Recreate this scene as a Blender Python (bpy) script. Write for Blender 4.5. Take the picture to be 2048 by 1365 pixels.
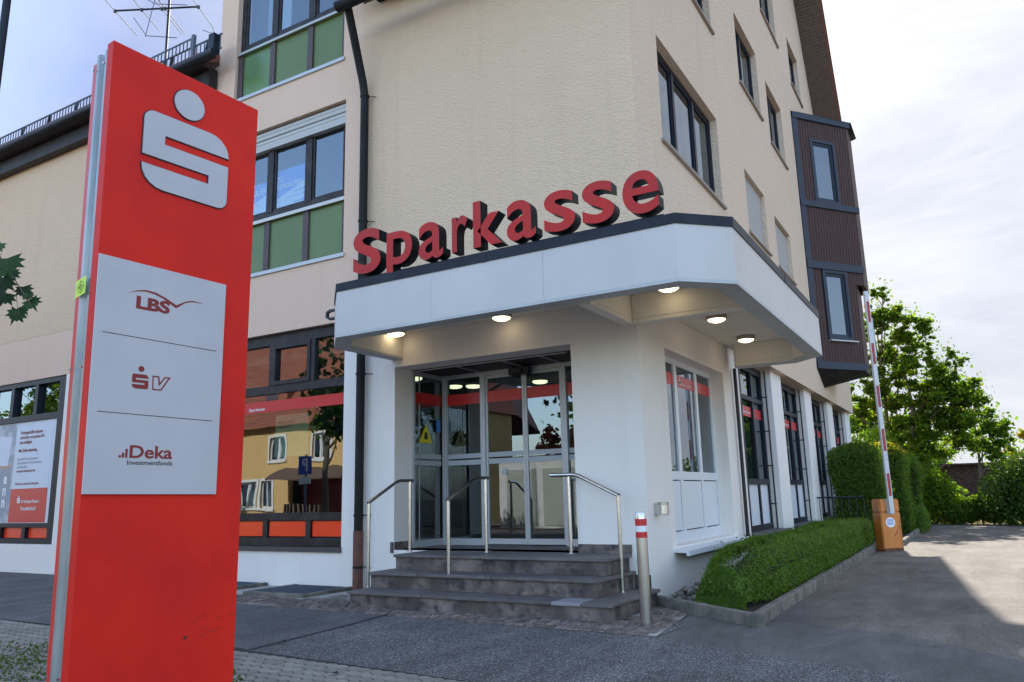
import bpy, bmesh, math, random
import numpy as np
from mathutils import Vector, Matrix, noise
random.seed(7); rng=np.random.default_rng(7)
for o in list(bpy.data.objects): bpy.data.objects.remove(o)
S=bpy.context.scene; COL=S.collection
rad=math.radians
# ---------------------------------------------------------------- camera
F=1541.3; PIT,ROL,YAW=0.198737,-0.0247051,-0.529835
fw=np.array([math.sin(YAW)*math.cos(PIT),math.cos(YAW)*math.cos(PIT),math.sin(PIT)])
r_=np.array([math.cos(YAW),-math.sin(YAW),0.]); u_=np.cross(r_,fw)
CR=math.cos(ROL)*r_+math.sin(ROL)*u_; CU=-math.sin(ROL)*r_+math.cos(ROL)*u_
cd=bpy.data.cameras.new('camera'); cam=bpy.data.objects.new('camera',cd); COL.objects.link(cam)
cd.sensor_width=36; cd.lens=F/2048*36; cd.clip_start=.05; cd.clip_end=3000
cam.matrix_world=Matrix(((CR[0],CU[0],-fw[0],0),(CR[1],CU[1],-fw[1],0),(CR[2],CU[2],-fw[2],1.2),(0,0,0,1)))
S.camera=cam
def px(p):   # where a world point falls in the photograph (only used to choose which pavers are built singly)
    v=np.array(p,float)-np.array([0,0,1.2]); f=v@fw
    return (1024+F*(v@CR)/f, 682.5-F*(v@CU)/f) if f>0 else (-9999,-9999)
# ---------------------------------------------------------------- world, sun, exposure
SUN_EL=rad(37); SUN_AZ=rad(-8)          # azimuth measured from +Y towards +X
W=bpy.data.worlds.new('World'); S.world=W; W.use_nodes=True
nt=W.node_tree; N=nt.nodes; L=nt.links; N.clear()
out=N.new('ShaderNodeOutputWorld'); bg=N.new('ShaderNodeBackground'); bg.inputs[1].default_value=.15
sky=N.new('ShaderNodeTexSky'); sky.sky_type='NISHITA'; sky.sun_disc=False; sky.sun_elevation=SUN_EL; sky.sun_rotation=SUN_AZ
sky.air_density=1.0; sky.dust_density=2.2; sky.ozone_density=1.0
CLD=(.48,.62,1.12)
tc=N.new('ShaderNodeTexCoord'); mp=N.new('ShaderNodeMapping'); mp.inputs['Scale'].default_value=(1.0,1.6,4.5); mp.inputs['Rotation'].default_value=(.25,.1,.5)
n1=N.new('ShaderNodeTexNoise'); n1.inputs['Scale'].default_value=1.7; n1.inputs['Detail'].default_value=9; n1.inputs['Roughness'].default_value=.62; n1.inputs['Distortion'].default_value=.5
rp=N.new('ShaderNodeValToRGB'); rp.color_ramp.elements[0].position=.42; rp.color_ramp.elements[1].position=.68
rp.color_ramp.elements[0].color=(.10,.10,.10,1); rp.color_ramp.elements[1].color=(.8,.8,.8,1)
mx=N.new('ShaderNodeMixRGB')
L.new(tc.outputs['Generated'],mp.inputs[0]); L.new(mp.outputs[0],n1.inputs[0]); L.new(n1.outputs[0],rp.inputs[0])
sx=N.new('ShaderNodeSeparateXYZ'); L.new(tc.outputs['Generated'],sx.inputs[0])
cr=N.new('ShaderNodeMapRange'); cr.inputs[1].default_value=-.15; cr.inputs[2].default_value=.45; L.new(sx.outputs[1],cr.inputs[0])
vr=N.new('ShaderNodeMapRange'); vr.interpolation_type='SMOOTHSTEP'; vr.inputs[1].default_value=-.85; vr.inputs[2].default_value=.0; vr.inputs[3].default_value=.95; vr.inputs[4].default_value=.986; L.new(sx.outputs[0],vr.inputs[0])
vr2=N.new('ShaderNodeMapRange'); vr2.inputs[1].default_value=-.8; vr2.inputs[2].default_value=-.1; L.new(sx.outputs[0],vr2.inputs[0])
mxx=N.new('ShaderNodeMath'); mxx.operation='MAXIMUM'; L.new(rp.outputs[0],mxx.inputs[0]); L.new(vr.outputs[0],mxx.inputs[1])
cmul=N.new('ShaderNodeMath'); cmul.operation='MULTIPLY'; L.new(mxx.outputs[0],cmul.inputs[0]); L.new(cr.outputs[0],cmul.inputs[1]); L.new(cmul.outputs[0],mx.inputs[0])
cc_=N.new('ShaderNodeMixRGB'); gl=N.new('ShaderNodeMixRGB'); gl.inputs[1].default_value=(*CLD,1); gl.inputs[2].default_value=(.90,.98,1.18,1); L.new(vr2.outputs[0],gl.inputs[0]); L.new(gl.outputs[0],cc_.inputs[1]); cc_.inputs[2].default_value=(1.5,1.51,1.55,1); wf=N.new('ShaderNodeMath'); wf.operation='MULTIPLY'; vr3=N.new('ShaderNodeMapRange'); vr3.inputs[1].default_value=-.8; vr3.inputs[2].default_value=-.2; vr3.inputs[3].default_value=.22; L.new(sx.outputs[0],vr3.inputs[0]); L.new(vr3.outputs[0],wf.inputs[0]); L.new(rp.outputs[0],wf.inputs[1]); L.new(wf.outputs[0],cc_.inputs[0])
L.new(sky.outputs[0],mx.inputs[1]); L.new(cc_.outputs[0],mx.inputs[2]); L.new(mx.outputs[0],bg.inputs[0]); L.new(bg.outputs[0],out.inputs[0])
sd=bpy.data.lights.new('sun','SUN'); sd.energy=2.0; sd.angle=rad(.53); sd.color=(1,.93,.82)
sun=bpy.data.objects.new('sun',sd); COL.objects.link(sun)
sv=Vector((math.sin(SUN_AZ)*math.cos(SUN_EL),math.cos(SUN_AZ)*math.cos(SUN_EL),math.sin(SUN_EL)))
sun.rotation_euler=sv.to_track_quat('Z','Y').to_euler()
S.view_settings.view_transform='Standard'; S.view_settings.look='None'; S.view_settings.exposure=2.15; S.view_settings.gamma=1; S.view_settings.use_curve_mapping=False
S.cycles.max_bounces=8; S.cycles.transparent_max_bounces=16
# ---------------------------------------------------------------- materials
def nodes(name):
    m=bpy.data.materials.new(name); m.use_nodes=True; return m,m.node_tree.nodes,m.node_tree.links,m.node_tree.nodes['Principled BSDF']
def mat(name,col,rough=.6,metal=0,var=None,bump=None,coat=0,stretch=None,spec=.5,emit=None,var2=None,rvar=0,obj_rand=0):
    m,n,l,b=nodes(name)
    b.inputs['Base Color'].default_value=(*col,1); b.inputs['Roughness'].default_value=rough; b.inputs['Metallic'].default_value=metal
    b.inputs['Specular IOR Level'].default_value=spec; b.inputs['Coat Weight'].default_value=coat
    g=n.new('ShaderNodeNewGeometry'); pos=g.outputs['Position']
    if stretch:
        mm=n.new('ShaderNodeMapping'); mm.inputs['Scale'].default_value=stretch; l.new(pos,mm.inputs[0]); pos=mm.outputs[0]
    last=None
    for k,v in enumerate((var,var2)):
        if not v: continue
        sc,c2,lo,hi=v
        t=n.new('ShaderNodeTexNoise'); t.inputs['Scale'].default_value=sc; t.inputs['Detail'].default_value=6; t.inputs['Roughness'].default_value=.6; l.new(pos,t.inputs[0])
        r=n.new('ShaderNodeMapRange'); r.inputs[1].default_value=lo; r.inputs[2].default_value=hi; l.new(t.outputs[0],r.inputs[0])
        x=n.new('ShaderNodeMixRGB'); l.new(r.outputs[0],x.inputs[0]); x.inputs[2].default_value=(*c2,1)
        if last: l.new(last,x.inputs[1])
        else: x.inputs[1].default_value=(*col,1)
        last=x.outputs[0]
    if obj_rand:
        oi=n.new('ShaderNodeObjectInfo'); r=n.new('ShaderNodeMapRange'); r.inputs[3].default_value=1-obj_rand; r.inputs[4].default_value=1+obj_rand; l.new(oi.outputs['Random'],r.inputs[0])
        x=n.new('ShaderNodeVectorMath'); x.operation='SCALE'
        if last: l.new(last,x.inputs[0])
        else: x.inputs[0].default_value=col
        l.new(r.outputs[0],x.inputs['Scale']); last=x.outputs[0]
    if last: l.new(last,b.inputs['Base Color'])
    if bump:
        sc,st,dist=bump[:3]
        t=n.new('ShaderNodeTexNoise'); t.inputs['Scale'].default_value=sc; t.inputs['Detail'].default_value=5; l.new(pos,t.inputs[0])
        bp=n.new('ShaderNodeBump'); bp.inputs['Strength'].default_value=st; bp.inputs['Distance'].default_value=dist; l.new(t.outputs[0],bp.inputs['Height']); l.new(bp.outputs[0],b.inputs['Normal'])
    if emit: b.inputs['Emission Color'].default_value=(*emit[0],1); b.inputs['Emission Strength'].default_value=emit[1]
    return m
def glass(name,tint=(.9,.93,.93),ior=1.9,rough=0.0,wave=.0):
    m=bpy.data.materials.new(name); m.use_nodes=True; n=m.node_tree.nodes; l=m.node_tree.links; n.clear()
    o=n.new('ShaderNodeOutputMaterial'); mxs=n.new('ShaderNodeMixShader'); t=n.new('ShaderNodeBsdfTransparent'); g=n.new('ShaderNodeBsdfGlossy')
    t.inputs[0].default_value=(*tint,1); g.inputs['Roughness'].default_value=rough; g.inputs[0].default_value=(.82,.92,1,1)
    f=n.new('ShaderNodeFresnel'); f.inputs[0].default_value=ior
    if wave:
        gm=n.new('ShaderNodeNewGeometry'); nz=n.new('ShaderNodeTexNoise'); nz.inputs['Scale'].default_value=1.3; nz.inputs['Detail'].default_value=1; l.new(gm.outputs['Position'],nz.inputs[0])
        bp=n.new('ShaderNodeBump'); bp.inputs['Strength'].default_value=1; bp.inputs['Distance'].default_value=wave; l.new(nz.outputs[0],bp.inputs['Height']); l.new(bp.outputs[0],g.inputs['Normal'])
    gb=n.new('ShaderNodeNewGeometry'); iv=n.new('ShaderNodeMath'); iv.operation='SUBTRACT'; iv.inputs[0].default_value=1; l.new(gb.outputs['Backfacing'],iv.inputs[1]); fm=n.new('ShaderNodeMath'); fm.operation='MULTIPLY'; l.new(f.outputs[0],fm.inputs[0]); l.new(iv.outputs[0],fm.inputs[1])
    l.new(fm.outputs[0],mxs.inputs[0]); l.new(t.outputs[0],mxs.inputs[1]); l.new(g.outputs[0],mxs.inputs[2]); l.new(mxs.outputs[0],o.inputs[0]); return m
def leafmat(name,c1,c2,trans=.5,c3=None):
    m,n,l,b=nodes(name); o=n['Material Output']
    g=n.new('ShaderNodeNewGeometry'); r=n.new('ShaderNodeValToRGB'); r.color_ramp.elements[0].color=(*c1,1); r.color_ramp.elements[1].color=(*c2,1)
    if c3: e=r.color_ramp.elements.new(.93); e.color=(*c2,1); r.color_ramp.elements[-1].color=(*c3,1)
    l.new(g.outputs['Random Per Island'],r.inputs[0]); l.new(r.outputs[0],b.inputs['Base Color']); b.inputs['Roughness'].default_value=.5; b.inputs['Specular IOR Level'].default_value=.22
    t=n.new('ShaderNodeBsdfTranslucent'); h=n.new('ShaderNodeMixRGB'); h.blend_type='MULTIPLY'; h.inputs[0].default_value=1; h.inputs[2].default_value=(2.2,2.3,.5,1); l.new(r.outputs[0],h.inputs[1]); l.new(h.outputs[0],t.inputs[0])
    x=n.new('ShaderNodeMixShader'); x.inputs[0].default_value=trans; l.new(b.outputs[0],x.inputs[1]); l.new(t.outputs[0],x.inputs[2]); l.new(x.outputs[0],o.inputs[0]); return m
def plaster(name,col,col2,stretch,sc,dist,grime=.5):
    m,n,l,b=nodes(name); b.inputs['Roughness'].default_value=.9; b.inputs['Specular IOR Level'].default_value=.2
    g=n.new('ShaderNodeNewGeometry'); mm=n.new('ShaderNodeMapping'); mm.inputs['Scale'].default_value=stretch; l.new(g.outputs['Position'],mm.inputs[0])
    t=n.new('ShaderNodeTexNoise'); t.inputs['Scale'].default_value=sc; t.inputs['Detail'].default_value=4; t.inputs['Distortion'].default_value=.6; l.new(mm.outputs[0],t.inputs[0])
    v=n.new('ShaderNodeTexVoronoi'); v.inputs['Scale'].default_value=sc*.8; l.new(mm.outputs[0],v.inputs[0])
    ad=n.new('ShaderNodeMath'); ad.operation='ADD'; l.new(t.outputs[0],ad.inputs[0]); l.new(v.outputs['Distance'],ad.inputs[1])
    bp=n.new('ShaderNodeBump'); bp.inputs['Strength'].default_value=.9; bp.inputs['Distance'].default_value=dist; l.new(ad.outputs[0],bp.inputs['Height']); l.new(bp.outputs[0],b.inputs['Normal'])
    big=n.new('ShaderNodeTexNoise'); big.inputs['Scale'].default_value=.45; big.inputs['Detail'].default_value=7; big.inputs['Roughness'].default_value=.7; l.new(g.outputs['Position'],big.inputs[0])
    r=n.new('ShaderNodeMapRange'); r.inputs[1].default_value=.3; r.inputs[2].default_value=.75; r.inputs[4].default_value=grime; l.new(big.outputs[0],r.inputs[0])
    ms=n.new('ShaderNodeMapping'); ms.inputs['Scale'].default_value=(5,5,.22); l.new(g.outputs['Position'],ms.inputs[0])
    sn=n.new('ShaderNodeTexNoise'); sn.inputs['Scale'].default_value=1.0; sn.inputs['Detail'].default_value=8; sn.inputs['Roughness'].default_value=.7; l.new(ms.outputs[0],sn.inputs[0])
    rs=n.new('ShaderNodeMapRange'); rs.inputs[1].default_value=.52; rs.inputs[2].default_value=.72; rs.inputs[4].default_value=.28; l.new(sn.outputs[0],rs.inputs[0])
    x=n.new('ShaderNodeMixRGB'); x.inputs[1].default_value=(*col,1); x.inputs[2].default_value=(*col2,1); l.new(r.outputs[0],x.inputs[0])
    y=n.new('ShaderNodeMixRGB'); y.inputs[2].default_value=(col2[0]*.86,col2[1]*.86,col2[2]*.86,1); l.new(rs.outputs[0],y.inputs[0]); l.new(x.outputs[0],y.inputs[1]); l.new(y.outputs[0],b.inputs['Base Color']); return m
def asphalt(name,base,light,sc,amt,bumpd,stain=(.4,.6)):
    m,n,l,b=nodes(name); b.inputs['Roughness'].default_value=.85; b.inputs['Specular IOR Level'].default_value=.35
    g=n.new('ShaderNodeNewGeometry')
    v=n.new('ShaderNodeTexVoronoi'); v.inputs['Scale'].default_value=sc; l.new(g.outputs['Position'],v.inputs[0])
    r=n.new('ShaderNodeMapRange'); r.inputs[1].default_value=1-amt; r.inputs[2].default_value=1; 
    sp=n.new('ShaderNodeSeparateColor'); l.new(v.outputs['Color'],sp.inputs[0]); l.new(sp.outputs[0],r.inputs[0])
    x=n.new('ShaderNodeMixRGB'); x.inputs[1].default_value=(*base,1); x.inputs[2].default_value=(*light,1); l.new(r.outputs[0],x.inputs[0])
    big=n.new('ShaderNodeTexNoise'); big.inputs['Scale'].default_value=.9; big.inputs['Detail'].default_value=8; big.inputs['Roughness'].default_value=.65; l.new(g.outputs['Position'],big.inputs[0])
    r2=n.new('ShaderNodeMapRange'); r2.inputs[1].default_value=.3; r2.inputs[2].default_value=.7; r2.inputs[3].default_value=1-stain[0]; r2.inputs[4].default_value=1+stain[0]*.5; l.new(big.outputs[0],r2.inputs[0])
    st2=n.new('ShaderNodeMapping'); st2.inputs['Scale'].default_value=(1.1,.25,1); l.new(g.outputs['Position'],st2.inputs[0])
    nn2=n.new('ShaderNodeTexNoise'); nn2.inputs['Scale'].default_value=1.6; nn2.inputs['Detail'].default_value=9; nn2.inputs['Roughness'].default_value=.72; nn2.inputs['Distortion'].default_value=.8; l.new(st2.outputs[0],nn2.inputs[0])
    r3=n.new('ShaderNodeMapRange'); r3.inputs[1].default_value=.38; r3.inputs[2].default_value=.62; r3.inputs[3].default_value=.72; r3.inputs[4].default_value=1.12; l.new(nn2.outputs[0],r3.inputs[0])
    mu=n.new('ShaderNodeMath'); mu.operation='MULTIPLY'; l.new(r2.outputs[0],mu.inputs[0]); l.new(r3.outputs[0],mu.inputs[1])
    sm=n.new('ShaderNodeVectorMath'); sm.operation='SCALE'; l.new(x.outputs[0],sm.inputs[0]); l.new(mu.outputs[0],sm.inputs['Scale']); l.new(sm.outputs[0],b.inputs['Base Color'])
    bp=n.new('ShaderNodeBump'); bp.inputs['Strength'].default_value=.8; bp.inputs['Distance'].default_value=bumpd; l.new(v.outputs['Distance'],bp.inputs['Height']); l.new(bp.outputs[0],b.inputs['Normal']); return m
M={}
M['tex_front']=plaster('rough_beige_plaster_front',(.72,.53,.365),(.64,.46,.31),(1,1,2.6),26,.012)
M['tex_side']=plaster('rough_beige_plaster_side',(.70,.545,.41),(.62,.475,.35),(1,1,1.2),26,.012)
M['beige']=plaster('smooth_beige_plaster',(.72,.515,.385),(.65,.455,.335),(1,1,1),60,.003)
M['white']=plaster('white_painted_plaster',(.83,.77,.71),(.76,.705,.645),(1,1,1),40,.001,.6)
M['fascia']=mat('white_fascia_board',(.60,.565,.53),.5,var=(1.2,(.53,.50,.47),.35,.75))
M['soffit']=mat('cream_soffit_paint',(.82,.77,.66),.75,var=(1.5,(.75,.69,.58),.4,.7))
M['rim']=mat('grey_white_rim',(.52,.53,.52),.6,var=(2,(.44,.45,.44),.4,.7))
M['anth']=mat('anthracite_sheet_metal',(.010,.013,.021),.5,spec=.25,var=(3,(.024,.03,.042),.4,.8))
M['darkframe']=mat('dark_brown_frame',(.016,.013,.014),.5,spec=.3,var=(6,(.05,.04,.04),.4,.8))
M['blackframe']=mat('black_blue_frame',(.009,.012,.022),.45,spec=.3)
M['bluegrey']=mat('blue_grey_trim',(.03,.04,.058),.5,spec=.3)
M['whitemetal']=mat('white_aluminium',(.72,.74,.77),.35,.1)
M['alu']=mat('brushed_aluminium',(.46,.47,.48),.42,.3)
M['steel']=mat('stainless_steel',(.74,.73,.71),.22,1,var=(60,(.5,.48,.45),.3,.7),stretch=(1,1,.02))
M['green']=mat('green_panel',(.13,.19,.065),.3,spec=.3,var=(.7,(.105,.15,.055),.3,.7),bump=(1.2,.2,.01))
M['greenstain']=mat('green_panel_lighter',(.11,.21,.05),.25,var=(.9,(.10,.18,.09),.35,.6))
M['orange']=mat('orange_red_panel',(.88,.050,.010),.3,coat=.3,bump=(2,.1,.01))
M['red']=mat('signal_red_film',(.56,.02,.02),.35)
M['signred']=mat('red_powder_coat',(.74,.022,.011),.5,spec=.2,var=(1.5,(.60,.016,.012),.4,.7))
M['signedge']=mat('red_panel_edge',(.66,.03,.025),.4)
M['plate']=mat('silver_grey_plate',(.50,.50,.52),.42,.1,var=(3,(.46,.465,.485),.4,.7))
M['profile']=mat('galvanised_profile',(.27,.29,.295),.4,.55,var=(8,(.46,.47,.47),.4,.8),stretch=(1,1,.2))
M['darkred']=mat('dark_red_print',(.22,.012,.012),.5)
M['black']=mat('matt_black',(.012,.012,.014),.5)
M['letterside']=mat('black_letter_side',(.004,.005,.009),.45,spec=.12)
M['letterface']=mat('red_letter_face',(.54,.022,.014),.5,spec=.25,var=(2,(.36,.03,.03),.35,.7))
M['print_white']=mat('white_print',(.8,.8,.8),.5)
M['print_grey']=mat('grey_print',(.30,.32,.36),.5)
M['yellow']=mat('yellow_sticker',(.72,.62,.02),.4)
M['neon']=mat('neon_yellow_sticker',(.62,.85,.03),.4)
M['bluefilm']=mat('blue_film',(.05,.22,.62),.4)
M['glass']=glass('window_glass',(.7,.75,.75),2.9,0,.0025)
M['glass_sky']=glass('window_glass_upper',(.4,.48,.55),2.6,0,.0003)
M['glass_mid']=glass('window_glass_middle',(.78,.84,.88),2.5,0,.0004)
M['glass_door']=glass('door_glass',(.62,.70,.68),2.3,0,.0002)
M['lamp']=mat('lamp_dome',(.9,.85,.7),.4,emit=((1,.80,.50),1.15))
M['lampin']=mat('indoor_lamp',(.9,.9,.8),.4,emit=((1,.95,.6),.7))
M['steelring']=mat('satin_nickel',(.42,.38,.33),.3,.8)
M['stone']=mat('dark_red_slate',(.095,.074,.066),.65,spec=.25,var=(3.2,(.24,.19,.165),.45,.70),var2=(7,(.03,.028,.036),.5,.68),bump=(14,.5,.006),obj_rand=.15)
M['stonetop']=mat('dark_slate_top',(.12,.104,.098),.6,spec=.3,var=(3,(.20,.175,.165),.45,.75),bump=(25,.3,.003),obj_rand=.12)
M['stonelight']=mat('pale_slate_slab',(.27,.255,.265),.55,var=(4,(.21,.20,.21),.45,.75),bump=(25,.3,.003))
M['asph']=asphalt('yard_asphalt',(.14,.118,.096),(.25,.215,.18),110,.5,.003,(.35,))
M['asph2']=asphalt('coarse_asphalt',(.088,.082,.078),(.46,.44,.42),130,.34,.006,(.3,))
M['asph3']=asphalt('old_asphalt',(.088,.082,.08),(.26,.25,.24),140,.4,.004,(.3,))
M['asph4']=asphalt('smooth_dark_asphalt',(.12,.11,.10),(.20,.185,.17),150,.4,.002,(.3,))
M['tar']=mat('tar_joint',(.012,.012,.014),.5)
M['paver']=mat('concrete_paver',(.235,.21,.175),.95,spec=.2,var=(7,(.31,.28,.235),.4,.7),var2=(90,(.16,.145,.12),.55,.75),bump=(120,.35,.002),obj_rand=.16)
M['joint']=mat('dark_joint_sand',(.02,.019,.015),.95,var=(12,(.04,.042,.028),.4,.7))
M['cobble']=mat('reddish_cobble',(.12,.090,.075),.8,var=(9,(.21,.165,.135),.45,.7),bump=(60,.6,.004),obj_rand=.35)
M['mortar']=mat('pale_mortar',(.13,.115,.095),.95,var=(1.3,(.40,.37,.32),.42,.55),bump=(80,.5,.003))
M['kerb']=mat('weathered_concrete_kerb',(.185,.16,.13),.9,var=(5,(.09,.085,.07),.42,.62),bump=(60,.6,.004),obj_rand=.12)
M['soil']=mat('dark_soil',(.035,.028,.02),.95,var=(15,(.07,.05,.035),.4,.7),bump=(40,1,.02))
M['pebble']=mat('river_pebble',(.22,.20,.17),.7,var=(10,(.13,.10,.085),.4,.7),obj_rand=.5)
M['pipe']=mat('dark_zinc_pipe',(.010,.011,.011),.6,spec=.2,var=(5,(.018,.02,.02),.4,.75))
M['rustpipe']=mat('rusty_pipe_foot',(.13,.042,.025),.55,var=(9,(.05,.03,.025),.5,.7))
M['wood']=mat('dark_stained_boards',(.055,.031,.029),.65,spec=.25,var=(10,(.10,.052,.042),.4,.75),stretch=(5,5,.6),bump=(30,.3,.003))
M['woodbrown']=mat('brown_soffit_boards',(.12,.078,.058),.65,var=(8,(.08,.052,.04),.4,.7))
M['oldwood']=mat('weathered_mullion',(.07,.045,.045),.6,var=(20,(.20,.17,.17),.58,.72),stretch=(4,4,.5))
M['shutter']=mat('grey_roller_shutter',(.46,.45,.42),.6)
M['sill']=mat('stone_window_sill',(.30,.25,.21),.7)
M['darksill']=mat('dark_window_sill',(.06,.055,.058),.5)
M['roomwall']=mat('room_wall',(.22,.22,.22),.8)
M['roomdark']=mat('room_dark',(.10,.10,.11),.8)
M['floorin']=mat('indoor_floor',(.12,.11,.10),.4)
M['curtain']=mat('pale_curtain',(.70,.74,.76),.8,bump=(30,.8,.02),stretch=(4,4,.05))
M['poster']=mat('poster_paper',(.62,.66,.72),.5)
M['posterphoto']=mat('poster_photo',(.30,.33,.38),.5,var=(3,(.48,.50,.54),.45,.55))
M['skin']=mat('printed_skin_tone',(.52,.30,.20),.5)
M['greenposter']=mat('green_poster',(.30,.42,.22),.5)
M['barrier']=mat('orange_enamel',(.62,.20,.03),.38,var=(5,(.52,.17,.03),.4,.7),coat=.2)
M['rust']=mat('rust_stain',(.10,.04,.02),.8,var=(14,(.22,.08,.03),.4,.7))
M['armwhite']=mat('scuffed_white_paint',(.62,.61,.60),.5,var=(12,(.40,.39,.38),.55,.7))
M['armred']=mat('faded_red_paint',(.34,.035,.035),.5)
M['bark']=mat('grey_bark',(.09,.07,.05),.9,var=(10,(.16,.13,.10),.4,.7),bump=(30,1,.02),stretch=(1,1,.3))
M['leaf']=leafmat('maple_foliage',(.035,.075,.012),(.12,.185,.022),.65,(.26,.22,.025))
M['leafdark']=leafmat('dark_foliage',(.028,.065,.014),(.075,.13,.02),.35)
M['leafbush']=leafmat('bush_foliage',(.045,.10,.014),(.13,.20,.025),.6,(.16,.15,.02))
M['leafhedge']=leafmat('box_hedge_foliage',(.04,.09,.014),(.14,.22,.035),.4)
M['leafyellow']=leafmat('turning_foliage',(.12,.12,.015),(.30,.20,.02),.5)
M['leaftall']=leafmat('hornbeam_foliage',(.035,.08,.014),(.10,.165,.024),.5,(.16,.14,.02))
M['leafred']=leafmat('copper_foliage',(.06,.018,.012),(.12,.03,.018),.3)
M['leafmaple']=leafmat('maple_leaf_near',(.010,.03,.008),(.025,.07,.010),.12)
M['twig']=mat('thin_twig',(.07,.045,.03),.8)
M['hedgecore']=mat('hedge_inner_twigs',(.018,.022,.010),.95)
M['yhouse']=plaster('yellow_render',(.66,.45,.20),(.58,.38,.16),(1,1,1),30,.004)
M['tile']=mat('red_clay_tile',(.28,.09,.045),.8,var=(2,(.19,.065,.04),.4,.7),obj_rand=.2,bump=(20,.3,.01))
M['gwhite']=mat('white_render',(.72,.72,.70),.8)
M['gdoor']=mat('pale_green_door',(.42,.46,.40),.6)
M['carwhite']=mat('white_car_paint',(.78,.78,.78),.2,coat=.8)
M['tyre']=mat('black_rubber',(.015,.015,.016),.8)
M['carred']=mat('red_tail_lamp',(.35,.01,.01),.15)
M['shed']=mat('dark_wood_slats',(.045,.032,.028),.95,spec=.05,var=(10,(.09,.065,.055),.4,.7))
M['parkblue']=mat('parking_sign_blue',(.02,.10,.50),.4)
M['grass']=leafmat('weed_leaves',(.03,.075,.012),(.08,.13,.02),.3,(.16,.12,.03))
M['leaffallen']=mat('fallen_leaf',(.22,.09,.03),.7,obj_rand=.4)
M['snow']=mat('galvanised_snow_guard',(.10,.12,.15),.6,spec=.3)
M['dirt']=mat('grey_scuffs',(.16,.02,.016),.7)
M['frost']=mat('frosted_strip',(.42,.45,.47),.6)
M['neighred']=mat('red_tile_far',(.20,.07,.045),.8)
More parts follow.
